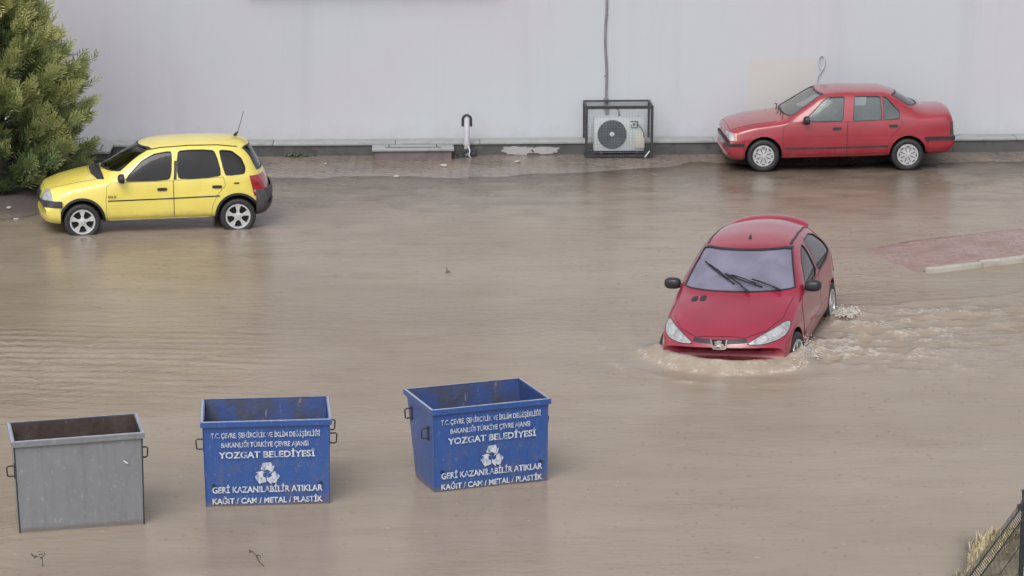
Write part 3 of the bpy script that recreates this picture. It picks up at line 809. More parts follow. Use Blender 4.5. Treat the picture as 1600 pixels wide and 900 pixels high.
# raised concrete slabs beside the ledge
def slab(s0, s1, t1, h, label, mface):
    r = empty('concrete_platform', W((s0+s1)/2, t1/2, 0), (0, 0, WA)); tag(r, label, 'platform')
    w = s1-s0
    bm = bmesh.new(); box(bm, (0, 0, h/2-.1), (w-.05, t1-.03, h+.15)); from_bm('base', bm, mface, r, False)
    bm = bmesh.new(); box(bm, (0, -.01, h), (w+.04, t1+.03, .05), None, .008); from_bm('top_slab', bm, M['ledge_top'], r, True, 40)
    bm = bmesh.new()
    box(bm, (0, -t1/2+.08, h+.030), (w*.7, .02, .012)); box(bm, (-w*.3, .05, h+.030), (.02, t1*.5, .012)); box(bm, (w*.3, .05, h+.030), (.02, t1*.5, .012))
    from_bm('lid_frame', bm, M['ledge_face'], r, False)
slab(2.10, 3.52, .42, .215, 'low purple brown concrete platform with grey slab top left of the vent pipe', M['purple_face'])
slab(-3.35, -2.55, .75, .27, 'grey concrete slab block between the conifer and the yellow hatchback', M['ledge_face'])
# vent pipe
r = empty('vent_pipe', W(3.78, .12, 0), (0, 0, WA)); tag(r, 'white vent pipe with dark inverted U top standing against the ledge', 'pipe')
bm = bmesh.new(); tube(bm, [(0, 0, -.05), (0, 0, .3), (0, 0, .70), (0, 0, .735)], [.050, .050, .050, .03], 16); tube(bm, [(.0, .0, .24), (0, 0, .28)], .062, 16); from_bm('pipe', bm, M['pvc'], r, True, 50)
bm = bmesh.new(); pts = [(-.074, -.0, .58), (-.074, -.0, .66)]+[(-.074*math.cos(a), -.0, .70+.082*math.sin(a)) for a in np.linspace(.0, math.pi, 11)]+[(.074, .0, .66), (.074, .0, .58)]
tube(bm, pts, .024, 8); from_bm('elbow', bm, M['trim'], r, True, 50)
bm = bmesh.new(); rr = random.Random(4)
for k in range(9):
    p = Vector((rr.uniform(-.16, .14), rr.uniform(-.08, .05), rr.uniform(.0, .16)))
    box(bm, p, (rr.uniform(.05, .12), .06, rr.uniform(.03, .09)), Matrix.Rotation(rr.uniform(-.8, .8), 3, 'Y'), .01)
tube(bm, [(-.12, -.1, .2), (-.06, -.12, .08), (.02, -.11, .02), (.1, -.1, -.02)], .013, 6)
from_bm('clamp', bm, M['steel_dark'], r, True, 40)
bm = bmesh.new(); tube(bm, [(.02, -.09, .24), (.05, -.12, .15), (.03, -.12, .08), (.07, -.13, .02)], .016, 6); from_bm('drip_hose', bm, M['pvc'], r)

# air conditioner in its cage
r = empty('air_conditioner', W(6.50, .12, .0), (0, 0, WA)); tag(r, 'white outdoor air conditioner unit with round grey fan inside the dark metal cage', 'air conditioner')
aw, ah, ad, az = .90, .60, .32, .14
bm = bmesh.new(); box(bm, (0, 0, az+ah/2), (aw, ad, ah), None, .012); from_bm('casing', bm, M['ac_white'], r, True, 40)
bm = bmesh.new(); fc = (-.125, -ad/2, az+.305)
lathe(bm, [(.262, 0), (.262, -.012), (.245, -.018), (.240, -.004), (.001, -.004)], fc, 'y', 48, closed=False)
for q in np.linspace(.07, .235, 9): lathe(bm, [(q, -.008), (q+.006, -.014), (q+.011, -.008)], fc, 'y', 40, closed=False)
for k in range(12):
    a = 2*math.pi*k/12; tube(bm, [(fc[0]+.05*math.cos(a), fc[1]-.012, fc[2]+.05*math.sin(a)), (fc[0]+.245*math.cos(a), fc[1]-.012, fc[2]+.245*math.sin(a))], .003, 4)
f_ = from_bm('fan_grille', bm, M['ac_grey'], r, True, 50)
bm = bmesh.new(); lathe(bm, [(.045, -.008), (.045, -.024), (.03, -.030), (.001, -.032)], fc, 'y', 24, closed=False); from_bm('fan_hub', bm, M['ac_white'], f_)
bm = bmesh.new(); y0 = -ad/2-.003; cx, cz = .270, az+.475
poly = [(-.07, .068), (.068, .068), (.068, -.062), (-.045, -.062), (-.062, -.045), (-.062, .0), (-.045, .0), (-.045, -.036), (-.032, -.046), (.042, -.046), (.042, .048), (-.07, .048)]
prism(bm, poly, lambda a, c: Vector((cx+a, y0-.004, cz+c)), (0, .006, 0))
prism(bm, [(.012*math.cos(a)*2-.003, .012*math.sin(a)*2+.004) for a in np.linspace(0, 2*math.pi, 14)[:-1]], lambda a, c: Vector((cx+a, y0-.004, cz+c)), (0, .006, 0))
from_bm('emblem', bm, M['ac_grey'], r, False)
bm = bmesh.new(); box(bm, (.365, -ad/2-.012, az+.20), (.19, .03, .30), None, .01); from_bm('service_panel', bm, M['ac_beige'], r, True, 40)
bm = bmesh.new(); tube(bm, [(.33, y0-.01, az+.5), (.40, y0-.02, az+.42), (.44, y0-.03, az+.34), (.445, y0-.02, az+.25)], .010, 6); from_bm('hose', bm, M['cable'], r)
bm = bmesh.new(); tube(bm, [(.02, .05, az+ah), (.01, .1, az+ah+.1), (-.1, .2, az+ah+.2)], .02, 8); from_bm('hose', bm, M['cable'], r)
for q in (-.32, .32):
    bm = bmesh.new(); box(bm, (q, 0, az-.03), (.06, .4, .05), None, .005); from_bm('foot', bm, M['steel_dark'], r, True, 40)
r = empty('metal_cage', W(6.50, .12, .0), (0, 0, WA)); tag(r, 'dark angle iron security cage around the air conditioner below the cable', 'cage')
cw, chh, cd0, cd1 = 1.22, .965, -.20, .46         # front is at y=cd0
bm = bmesh.new()
for q in (-1, 1):
    box(bm, (q*(cw/2-.022), cd0, chh/2), (.045, .045, chh)); box(bm, (q*(cw/2-.022), cd1, chh/2), (.035, .035, chh-.002))
    box(bm, (q*(cw/2-.022), (cd0+cd1)/2, chh-.016), (.034, cd1-cd0-.05, .03)); box(bm, (q*(cw/2-.022), (cd0+cd1)/2, .05), (.034, cd1-cd0-.05, .03))
box(bm, (0, cd0, chh-.028), (cw-.092, .044, .054)); box(bm, (0, cd1, chh-.015), (cw-.08, .03, .028)); box(bm, (0, cd0, .06), (cw-.092, .04, .05)); box(bm, (0, cd0+.06, .12), (cw-.092, .04, .03))
from_bm('frame', bm, M['steel_dark'], r, False)
bm = bmesh.new()
for q in np.linspace(-cw/2+.06, cw/2-.06, 22): tube(bm, [(q, cd0-.012, .08), (q, cd0-.012, chh-.04)], .0016, 4)
for q in np.linspace(.12, chh-.08, 16): tube(bm, [(-cw/2+.04, cd0-.014, q), (cw/2-.04, cd0-.014, q)], .0016, 4)
from_bm('wire_mesh', bm, simple('wire', (.3, .31, .33), .5, .5), r)
bm = bmesh.new(); box(bm, (.50, -.265, .10), (.022, .012, .14), Matrix.Rotation(R(36), 3, 'Y')); from_bm('tag_strip', bm, M['ac_white'], r, False)

# ------------------------------------------------------------------ cars
RH = {  # red saloon by the wall
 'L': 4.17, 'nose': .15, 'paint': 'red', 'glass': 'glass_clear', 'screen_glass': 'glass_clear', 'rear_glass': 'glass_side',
 'w': [(0, .79), (.3, .825), (.9, .845), (3.3, .845), (4.17, .80)], 'zm': [(0, .50), (.3, .55), (4.17, .55)],
 'zb': [(0, .28), (.03, .235), (.10, .205), (.4, .185), (1.1, .20), (3.1, .24), (3.7, .28), (4.08, .31), (4.17, .42)],
 'zs': [(0, .56), (.1, .63), (.3, .70), (.9, .80), (1.2, .845), (3.3, .88), (4.05, .89), (4.17, .62)], 'ws': [(0, .75), (.3, .79), (.9, .81), (3.3, .81), (4.17, .77)],
 'E': [(0, .62), (.03, .675), (.1, .715), (.25, .755), (.5, .805), (.95, .865), (1.08, .885), (1.2, .945), (1.62, 1.20), (1.80, 1.30), (2.0, 1.33), (2.3, 1.34), (2.9, 1.335), (3.08, 1.27), (3.46, 1.04), (3.58, .985), (3.72, .975), (4.08, .975), (4.13, .955), (4.155, .89), (4.17, .64)],
 'wt': [(0, .66), (.3, .70), (1.0, .72), (1.2, .70), (1.85, .585), (2.4, .58), (3.1, .575), (3.56, .68), (4.17, .70)],
 'T': [(0, .64), (.03, .70), (.08, .735), (.2, .775), (.45, .83), (.95, .895), (1.08, .912), (1.20, .965), (1.67, 1.255), (1.82, 1.335), (1.98, 1.365), (2.4, 1.385), (2.95, 1.375), (3.12, 1.335), (3.56, 1.11), (3.68, 1.065), (3.8, 1.055), (4.08, 1.05), (4.13, 1.02), (4.155, .93), (4.17, .67)],
 'bow': [(0, .045), (.5, .06), (1.1, .09), (1.8, .04), (2.4, .0), (3.2, -.02), (3.6, -.04), (4.17, -.06)],
 'side_windows': [chaikin(p, 1, .06) for p in (
    [(1.50, .885), (1.55, .95), (1.78, 1.17), (1.92, 1.275), (2.21, 1.285), (2.16, .885)],
    [(2.345, .885), (2.385, 1.29), (2.84, 1.285), (2.85, .90)],
    [(2.885, .90), (2.885, 1.28), (2.94, 1.27), (3.17, 1.035), (3.16, .925)])],
 'doors': [([(1.12, .25), (1.11, .55), (1.13, .80), (1.26, .865), (2.235, .868), (2.225, .26)], (2.06, .755)), ([(2.245, .26), (2.255, .87), (3.18, .905), (3.20, .80), (3.02, .62), (2.97, .45), (2.93, .27)], (3.05, .795))],
 'hood': [(.22, -.60), (.22, .60), (.5, .66), (1.02, .68), (.96, .3), (.95, 0), (.96, -.3), (1.02, -.68), (.5, -.66)],
 'screen': chaikin([(-.66, .955), (-.60, 1.10), (-.52, 1.315), (.52, 1.315), (.60, 1.10), (.66, .955)], 1, .06), 'screen_d': 2.2,
 'rear': chaikin([(-.58, 1.11), (-.50, 1.30), (.50, 1.30), (.58, 1.11)], 1, .08), 'rear_d': 2.85,
 'cabin': (1.13, 3.6), 'hubs': (.78, 3.32), 'hubz': .28, 'arch': .325, 'track': .735, 'tyre_r': .285, 'rim': 'hubcap', 'rim_r': .185, 'bulge': .02}
YH = {  # yellow hatchback
 'L': 3.69, 'nose': .05, 'paint': 'yellow', 'glass': 'glass_tint', 'screen_glass': 'glass_tint', 'rear_glass': 'glass_tint',
 'w': [(0, .75), (.3, .785), (.8, .805), (3.2, .805), (3.69, .75)], 'zm': [(0, .48), (.3, .55), (3.69, .58)],
 'zb': [(0, .40), (.03, .31), (.10, .255), (.4, .235), (1.1, .25), (2.8, .25), (3.3, .29), (3.62, .34), (3.69, .46)],
 'zs': [(0, .50), (.1, .62), (.3, .72), (.8, .82), (1.1, .875), (2.1, .885), (3.3, .935), (3.55, .88), (3.69, .66)], 'ws': [(0, .70), (.3, .755), (.9, .775), (3.3, .775), (3.69, .72)],
 'E': [(0, .58), (.04, .68), (.10, .74), (.2, .785), (.4, .835), (.85, .91), (1.0, .935), (1.12, .99), (1.55, 1.24), (1.76, 1.33), (1.95, 1.365), (2.4, 1.385), (2.85, 1.375), (3.1, 1.345), (3.25, 1.30), (3.35, 1.21), (3.50, .97), (3.6, .84), (3.66, .74), (3.69, .58)],
 'wt': [(0, .55), (.3, .62), (.9, .66), (1.2, .665), (1.85, .58), (2.4, .57), (3.1, .55), (3.3, .56), (3.5, .64), (3.69, .62)],
 'T': [(0, .60), (.03, .70), (.08, .76), (.16, .80), (.35, .87), (.7, .955), (.88, .985), (1.0, 1.01), (1.12, 1.075), (1.5, 1.30), (1.66, 1.385), (1.82, 1.425), (2.2, 1.46), (2.8, 1.46), (3.15, 1.435), (3.3, 1.40), (3.38, 1.34), (3.52, 1.08), (3.60, .93), (3.64, .84), (3.69, .60)],
 'bow': [(0, .14), (.4, .15), (1.1, .16), (1.8, .09), (2.4, .02), (3.1, -.05), (3.4, -.10), (3.69, -.15)],
 'side_windows': [chaikin(p, 2, .10) for p in (
    [(1.38, .895), (1.44, .99), (1.65, 1.19), (1.84, 1.285), (2.12, 1.325), (2.085, .895)],
    [(2.19, .90), (2.205, 1.33), (2.79, 1.32), (2.885, .925)],
    [(2.935, .93), (2.855, 1.315), (3.06, 1.29), (3.20, 1.18), (3.255, 1.04), (3.235, .955)])],
 'doors': [([(1.085, .285), (1.075, .60), (1.09, .82), (1.16, .878), (2.115, .880), (2.115, .285)], (1.945, .755)), ([(2.13, .285), (2.13, .885), (2.90, .91), (2.93, .78), (2.80, .64), (2.72, .46), (2.70, .285)], (2.80, .765))],
 'hood': [(.15, -.42), (.13, 0), (.15, .42), (.4, .56), (.92, .62), (.84, .3), (.82, 0), (.84, -.3), (.92, -.62), (.4, -.56)],
 'screen': chaikin([(-.645, 1.035), (-.60, 1.15), (-.50, 1.365), (.50, 1.365), (.60, 1.15), (.645, 1.035)], 1, .08), 'screen_d': 2.2,
 'rear': chaikin([(-.60, .99), (-.585, 1.08), (-.49, 1.33), (.49, 1.33), (.585, 1.08), (.60, .99)], 1, .08), 'rear_d': 3.1,
 'cabin': (1.1, 3.42), 'hubs': (.70, 3.12), 'hubz': .28, 'arch': .335, 'track': .700, 'tyre_r': .285, 'rim': 'alloy', 'rim_r': .195, 'bulge': .025}
CH = {  # crimson hatchback driving through the flood
 'L': 3.82, 'paint': 'crimson', 'glass': 'glass_side', 'screen_glass': 'glass_lilac', 'rear_glass': 'glass_side',
 'w': [(0, .74), (.2, .79), (.7, .825), (3.2, .825), (3.82, .76)], 'zm': [(0, .44), (.3, .52), (3.82, .58)],
 'zb': [(0, .34), (.03, .26), (.10, .20), (.4, .18), (3.3, .22), (3.7, .28), (3.82, .42)],
 'zs': [(0, .50), (.06, .54), (.2, .62), (.5, .72), (.8, .80), (1.15, .865), (2.1, .90), (3.3, .97), (3.6, .90), (3.82, .62)], 'ws': [(0, .70), (.2, .765), (.7, .795), (3.2, .79), (3.82, .72)],
 'E': [(0, .53), (.03, .57), (.08, .605), (.2, .68), (.5, .79), (.85, .88), (1.0, .905), (1.12, .945), (1.3, 1.05), (1.65, 1.235), (1.85, 1.32), (2.1, 1.36), (2.5, 1.37), (2.9, 1.345), (3.2, 1.28), (3.38, 1.17), (3.58, .98), (3.7, .86), (3.78, .74), (3.82, .55)],
 'wt': [(0, .55), (.2, .62), (.6, .66), (1.0, .69), (1.2, .69), (1.85, .575), (2.4, .56), (3.2, .54), (3.5, .62), (3.82, .62)],
 'T': [(0, .55), (.025, .60), (.06, .635), (.15, .685), (.3, .745), (.55, .815), (.85, .89), (.98, .925), (1.1, .985), (1.3, 1.105), (1.62, 1.285), (1.74, 1.345), (1.9, 1.385), (2.3, 1.43), (2.7, 1.43), (3.1, 1.40), (3.3, 1.37), (3.40, 1.31), (3.55, 1.13), (3.7, .95), (3.77, .84), (3.82, .58)],
 'bow': [(0, .33), (.3, .28), (.8, .22), (1.1, .21), (1.8, .11), (2.4, .02), (3.1, -.06), (3.4, -.10), (3.82, -.18)],
 'side_windows': [chaikin(p, 1, .12) for p in (
    [(1.50, .90), (1.60, 1.0), (1.85, 1.16), (2.05, 1.255), (2.26, 1.295), (2.26, .91)],
    [(2.35, .915), (2.35, 1.30), (2.75, 1.30), (3.0, 1.25), (3.20, 1.11), (3.22, .99), (3.0, .945)])],
 'doors': [([(1.14, .26), (1.13, .60), (1.15, .80), (1.28, .872), (2.29, .885), (2.29, .26)], (2.13, .79)), ([(2.305, .26), (2.305, .89), (3.0, .925), (3.10, .86), (2.95, .70), (2.82, .52), (2.78, .27)], None)],
 'hood': [(.115, -.30), (.10, 0), (.115, .30), (.30, .52), (.60, .66), (1.12, .70), (1.03, .45), (.98, 0), (1.03, -.45), (1.12, -.70), (.60, -.66), (.30, -.52)],
 'screen': chaikin([(-.690, .965), (-.645, 1.09), (-.545, 1.335), (.545, 1.335), (.645, 1.09), (.690, .965)], 1, .06), 'screen_d': 2.3,
 'rear': chaikin([(-.55, 1.0), (-.46, 1.28), (.46, 1.28), (.55, 1.0)], 1, .08), 'rear_d': 3.0,
 'cabin': (1.12, 3.45), 'hubs': (.70, 3.14), 'hubz': .285, 'arch': .335, 'track': .735, 'tyre_r': .29, 'rim': 'alloy', 'rim_r': .195, 'handle_mat': 'crimson', 'steer': R(-8), 'bulge': .03}

def mould(name, pts, s, bvh, hw, off, mat, root): return rimstrip(name, pts, s, bvh, hw, hw, off, mat, root, closed=False, thick=.014)
def seats(root):
    make_seat(root, 1.75, -.35, .30); make_seat(root, 1.75, .35, .30); make_seat(root, 2.60, 0, .32, True, 1.15)
    bm = bmesh.new(); box(bm, (1.28, 0, .80), (.30, 1.28, .20), Matrix.Rotation(R(-6), 3, 'Y'), .04); from_bm('dashboard', bm, M['dark'], root, True, 40)
    bm = bmesh.new(); rot = Matrix.Rotation(R(28), 3, 'Y')
    tube(bm, [Vector((1.50, -.35, .86))+rot @ Vector((0, .18*math.cos(a), .18*math.sin(a))) for a in np.linspace(0, 2*math.pi, 25)[:-1]], .014, 6, True)
    tube(bm, [(1.50, -.35, .86), (1.36, -.35, .80)], .03, 8); box(bm, (1.50, -.35, .86), (.02, .33, .05), rot)
    from_bm('steering_wheel', bm, M['trim'], root, True, 50)

# --- red saloon
yaw = R(2.84); off = Matrix.Rotation(yaw, 3, 'Z') @ Vector((.78, -.735-.08, 0))
ROOT_R, bv, V, F = build_car('parked_car', RH, Vector((4.392, 47.399, .0))-off, (0, 0, yaw), 1, 'red four door saloon car with silver wheel covers parked beside the wall', 'car')
root = ROOT_R; seats(root)
for s in 'LR':
    mould('side_moulding', [(1.14, .415), (2.0, .425), (2.96, .445)], s, bv, .014, .014, M['trim'], root)
    mould('sill', [(1.14, .235), (2.9, .27)], s, bv, .028, .012, M['red'], root)
    sg = -1 if s == 'L' else 1
    make_mirror(root, 1.53, sg*.80, .92, sg, M['black'])
shell('front_bumper', V, F, [((0, 0, .485), (0, 0, 1)), ((.43, 0, 0), (1, 0, 0))], .022, M['red'], root)
shell('bumper_strip', V, F, [((0, 0, .500), (0, 0, 1)), ((0, 0, .450), (0, 0, -1)), ((.44, 0, 0), (1, 0, 0))], .028, M['black'], root)
shell('rear_bumper', V, F, [((0, 0, .545), (0, 0, 1)), ((3.67, 0, 0), (-1, 0, 0))], .022, M['red'], root)
shell('bumper_strip', V, F, [((0, 0, .600), (0, 0, 1)), ((0, 0, .540), (0, 0, -1)), ((3.62, 0, 0), (-1, 0, 0))], .036, M['black'], root)
for s in (-1, 1):
    shell('headlight', V, F, [((0, 0, .675), (0, 0, 1)), ((0, 0, .55), (0, 0, -1)), ((.27, 0, 0), (1, 0, 0)), ((0, s*.42, 0), (0, -s, 0))], .006, M['lamp'], root)
    shell('indicator', V, F, [((0, 0, .675), (0, 0, 1)), ((0, 0, .55), (0, 0, -1)), ((.315, 0, 0), (1, 0, 0)), ((.275, 0, 0), (-1, 0, 0)), ((0, s*.6, 0), (0, -s, 0))], .006, M['amber'], root)
    shell('tail_light', V, F, [((0, 0, .85), (0, 0, 1)), ((0, 0, .62), (0, 0, -1)), ((4.06, 0, 0), (-1, 0, 0)), ((0, s*.35, 0), (0, -s, 0))], .008, M['redlens_dark'], root)
patch('grille', [(-.40, .60), (.40, .60), (.40, .635), (-.40, .635)], 'F', bv, .006, M['trim'], root)
bm = bmesh.new()
for y0, y1 in ((-.55, .02), (.0, .55)): tube(bm, [(1.10, y0, .965), (1.18, y1-.1, 1.00), (1.16, y1, .99)], .009, 6)
from_bm('wiper', bm, M['black'], root)

# --- yellow hatchback
yaw = R(10.7); off = Matrix.Rotation(yaw, 3, 'Z') @ Vector((.70, -.70-.08, 0))
ROOT_Y, bv, V, F = build_car('parked_car', YH, Vector((-6.686, 42.03, -.07))-off, (0, 0, yaw), 1, 'yellow five door hatchback with black tinted windows and grey rear bumper', 'car')
root = ROOT_Y
for s in 'LR':
    mould('side_moulding', [(1.10, .60), (2.0, .608), (2.84, .622)], s, bv, .009, .010, M['black'], root)
    for hx in YH['hubs']:
        rimstrip('arch_trim', arc(hx, .30, .345, -6, 186, 30), s, bv, .014, .022, .012, M['black'], root, False, .02)
    mould('sill', [(1.12, .275), (2.66, .275)], s, bv, .018, .012, M['yellow'], root)
    mould('pillar_trim', [(2.15, .90), (2.16, 1.0), (2.17, 1.18)], s, bv, .022, .004, M['trim'], root)
    sg = -1 if s == 'L' else 1
    make_mirror(root, 1.33, sg*.76, .955, sg, M['black'])
    rimstrip('drip_rail', [(1.72, 1.335), (1.95, 1.372), (2.4, 1.392), (2.85, 1.382), (3.15, 1.345)], s, bv, .005, .005, .004, M['black'], root, False, .01)
    patch('fuel_flap' if s == 'R' else 'side_badge', [(3.07, .80), (3.15, .80), (3.15, .825), (3.07, .825)], s, bv, .006, M['trim'], root)
shell('front_bumper', V, F, [((0, 0, .53), (0, 0, 1)), ((.37, 0, 0), (1, 0, 0))], .022, M['yellow'], root)
shell('bumper_strip', V, F, [((0, 0, .610), (0, 0, 1)), ((0, 0, .515), (0, 0, -1)), ((.40, 0, 0), (1, 0, 0))], .034, M['black'], root)
shell('rear_bumper', V, F, [((0, 0, .70), (0, 0, 1)), ((3.405, 0, 0), (-1, 0, 0))], .050, M['bumper_grey'], root)
for s in (-1, 1):
    shell('headlight', V, F, [((0, 0, .76), (0, 0, 1)), ((0, 0, .605), (0, 0, -1)), ((.25, 0, .68), (1, 0, .30)), ((0, s*.42, 0), (0, -s, 0))], .006, M['lamp'], root)
    tl = shell('tail_light', V, F, [((0, 0, .92), (0, 0, 1)), ((0, 0, .60), (0, 0, -1)), ((3.345, 0, .76), (-1, 0, -.22)), ((0, s*.46, 0), (0, -s, 0))], .010, M['redlens'], root)
    shell('reverse_lens', V, F, [((0, 0, .70), (0, 0, 1)), ((0, 0, .655), (0, 0, -1)), ((3.36, 0, .76), (-1, 0, -.22)), ((0, s*.46, 0), (0, -s, 0))], .014, M['amber'], tl)
patch('grille', [(-.30, .62), (.30, .62), (.30, .70), (-.30, .70)], 'F', bv, .006, M['trim'], root)
bm = bmesh.new(); tube(bm, [(3.16, 0, 1.43), (3.19, 0, 1.475), (3.215, 0, 1.50)], [.028, .020, .012], 8); tube(bm, [(3.215, 0, 1.50), (3.31, .0, 1.82)], .0045, 6); from_bm('aerial', bm, M['black'], root)
bm = bmesh.new(); tube(bm, [(.95, .45, 1.03), (1.1, .1, 1.085), (1.08, -.15, 1.08)], .010, 6); tube(bm, [(.95, -.05, 1.04), (1.12, -.45, 1.07), (1.14, -.55, 1.07)], .010, 6); from_bm('wiper', bm, M['black'], root)
patch('scuttle', [(.865, -.34), (.85, 0), (.865, .34), (.95, .62), (1.06, .66), (1.03, .34), (1.01, 0), (1.03, -.34), (1.06, -.66), (.95, -.62)], 'T', bv, .006, M['black'], root, .008, .05)
for s in (-1, 1):
    m4 = Matrix.Translation(Vector((1.165, s*.828, .652))) @ Matrix.Rotation(R(90), 4, 'X')
    if s > 0: m4 = m4 @ Matrix.Rotation(R(180), 4, 'Y')
    text_mesh('door_badge', 'GLS', .13, .038, M['black'], root, m4, .03)

# --- crimson hatchback
rotm = Matrix.Rotation(H_ROT[2], 3, 'Z') @ Matrix.Rotation(H_ROT[1], 3, 'Y') @ Matrix.Rotation(H_ROT[0], 3, 'X')
base = H_LOC-rotm @ Vector((1.9*H_SC, 0, 0))
ROOT_C, bv, V, F = build_car('moving_car', CH, base, H_ROT, H_SC, 'crimson hatchback driving nose down through the flood with wipers raised', 'car')
root = ROOT_C; seats(root)
for s in (-1, 1):
    make_mirror(root, 1.47, s*.79, .955, s, M['black'])
    poly = [(s*.335, .578), (s*.37, .605), (s*.46, .645), (s*.60, .700), (s*.70, .735), (s*.745, .725), (s*.755, .67), (s*.73, .620), (s*.66, .588), (s*.50, .568)]
    if s < 0: poly = poly[::-1]
    h = patch('headlight', chaikin(poly, 1, .2), 'F', bv, .006, M['lamp'], root, .01, .03)
    rimstrip('lamp_seam', chaikin(poly, 1, .2), 'F', bv, .0, .006, .005, M['dark'], h)
    for c, r_ in ((s*.64, .048), (s*.51, .034)):
        patch('reflector', [(c+r_*math.cos(a), (.658 if abs(c) > .6 else .612)+r_*.85*math.sin(a)) for a in np.linspace(0, 2*math.pi, 18)[:-1]], 'F', bv, .009, M['lampin'], h, .006, .03)
shell('front_bumper', V, F, [((0, 0, .475), (0, 0, 1)), ((.36, 0, 0), (1, 0, 0))], .009, M['crimson'], root)
patch('upper_grille', chaikin([(-.34, .600), (-.10, .588), (.10, .588), (.34, .600), (.31, .640), (0, .628), (-.31, .640)], 1, .1), 'F', bv, .005, M['black'], root)
patch('lower_grille', chaikin([(-.50, .487), (0, .475), (.50, .487), (.45, .535), (0, .530), (-.45, .535)], 1, .1), 'F', bv, .014, M['black'], root)
patch('air_intake', [(-.52, .27), (.52, .27), (.56, .35), (-.56, .35)], 'F', bv, .015, M['black'], root)
mould('bumper_strip', [(-.62, .458), (-.3, .445), (0, .440), (.3, .445), (.62, .458)], 'F', bv, .022, .030, M['crimson'], root)
for s in 'LR':
    for hx in CH['hubs']: rimstrip('arch_trim', arc(hx, .305, .340, -4, 184, 26), s, bv, .008, .016, .006, M['crimson'], root, False, .02)
    mould('side_moulding', [(1.17, .44), (2.0, .45), (2.72, .46)], s, bv, .022, .014, M['crimson'], root)
    rimstrip('drip_rail', [(1.98, 1.345), (2.1, 1.362), (2.5, 1.372), (2.9, 1.348), (3.15, 1.29)], s, bv, .006, .006, .005, M['black'], root, False, .01)
    shell_s = -1 if s == 'L' else 1
    shell('tail_light', V, F, [((0, 0, .95), (0, 0, 1)), ((0, 0, .62), (0, 0, -1)), ((3.52, 0, .8), (-1, 0, -.3)), ((0, shell_s*.42, 0), (0, -shell_s, 0))], .008, M['redlens'], root)
for q in (.30, .405):      # two vents in the bonnet
    patch('bonnet_vent', chaikin([(.88, q+.08-.038), (1.005, q+.08-.038), (1.005, q+.08+.038), (.88, q+.08+.038)], 2, .2), 'T', bv, .010, M['black'], root, .008, .03)
# emblem: framed silver shield with a rearing animal in silver on black
ex = cast(bv, 'F', 0, .59)[0].x
def em(a, c, d=0): return Vector((ex-.020-d+.10*abs(a), a, .583+c))
bm = bmesh.new(); prism(bm, [(-.105, .062), (.105, .062), (.092, -.030), (.070, -.056), (-.070, -.056), (-.092, -.030)], lambda a, c: em(a, c), (.012, 0, 0)); e0 = from_bm('emblem', bm, M['black'], root, False)
bm = bmesh.new()
for s in (-1, 1): prism(bm, [(s*.105, .062), (s*.086, .062), (s*.072, -.026), (s*.056, -.040), (0, -.042), (0, -.058), (s*.072, -.057), (s*.094, -.030)], lambda a, c: em(a, c, .004), (.008, 0, 0))
prism(bm, [(-.040, .046), (-.020, .056), (.012, .056), (.030, .044), (.052, .040), (.056, .028), (.034, .026), (.050, .012), (.052, .000), (.032, .004), (.040, -.022), (.050, -.034), (.022, -.034), (.008, -.014), (-.012, -.018), (-.014, -.036), (-.042, -.036), (-.030, -.020), (-.034, .000), (-.052, -.012), (-.060, .004), (-.044, .014), (-.030, .018), (-.028, .030)], lambda a, c: em(a, c, .006), (.008, 0, 0))
from_bm('emblem_figure', bm, M['chrome'], e0, False)
# wipers, caught mid sweep
def wiper(p0, p1, lift=.03):
    a, n = cast(bv, 'F', *p0); b_, n2 = cast(bv, 'F', *p1)
    a = a+n*lift; b_ = b_+n2*(lift+.005)
    bm = bmesh.new(); d = b_-a; m = a+d*.55+n*.035
    tube(bm, [a, a+d*.2+n*.03, m], [.016, .012, .010], 6)
    bl = d*.46
    pts = []
    for k in range(9):
        q = k/8; pt = cast(bv, 'F', p0[0]+(p1[0]-p0[0])*(.10+.95*q)+.0, p0[1]+(p1[1]-p0[1])*(.10+.95*q)+.0)
        pts.append(pt[0]+pt[1]*(.016))
    w_ = from_bm('wiper_arm', bm, M['black'], root)
    bm = bmesh.new(); tube(bm, pts[2:], .010, 6); tube(bm, [pts[3]+n*.02, pts[5]+n*.035, pts[7]+n*.02], .008, 6); from_bm('wiper_blade', bm, M['black'], w_)
wiper((-.17, .945), (.44, 1.19)); wiper((-.54, .945), (.14, 1.105))
# interior mirror patch and roof details
bm = bmesh.new(); box(bm, (1.80, 0, 1.26), (.02, .22, .06), None, .008); from_bm('interior_mirror', bm, M['trim'], root, True, 40)
bm = bmesh.new(); tube(bm, [(2.02, 0, 1.395), (2.05, 0, 1.425), (2.07, 0, 1.44)], [.022, .016, .010], 8); from_bm('aerial_base', bm, M['black'], root)
# roof spoiler
bm = bmesh.new(); n = 24; rows = []
for i in range(n+1):
    y = -.51+1.02*i/n; e = abs(y/.51); z = 1.378-.085*e**2.6; xo = 3.33-.07*e**2
    pr = [(-.10, -.055), (-.07, -.015), (-.0, .012), (.09, .020), (.13, .012), (.10, -.012), (.0, -.04)]
    sc_ = 1-.55*max(0, e-.85)/.15
    rows.append([bm.verts.new((xo+a*sc_, y, z+c*sc_)) for a, c in pr])
for i in range(n):
    for k in range(7): bm.faces.new((rows[i][k], rows[i][(k+1) % 7], rows[i+1][(k+1) % 7], rows[i+1][k]))
bm.faces.new(rows[0]); bm.faces.new(rows[-1][::-1]); bmesh.ops.recalc_face_normals(bm, faces=bm.faces[:])
from_bm('roof_spoiler', bm, M['crimson'], root, True, 40)
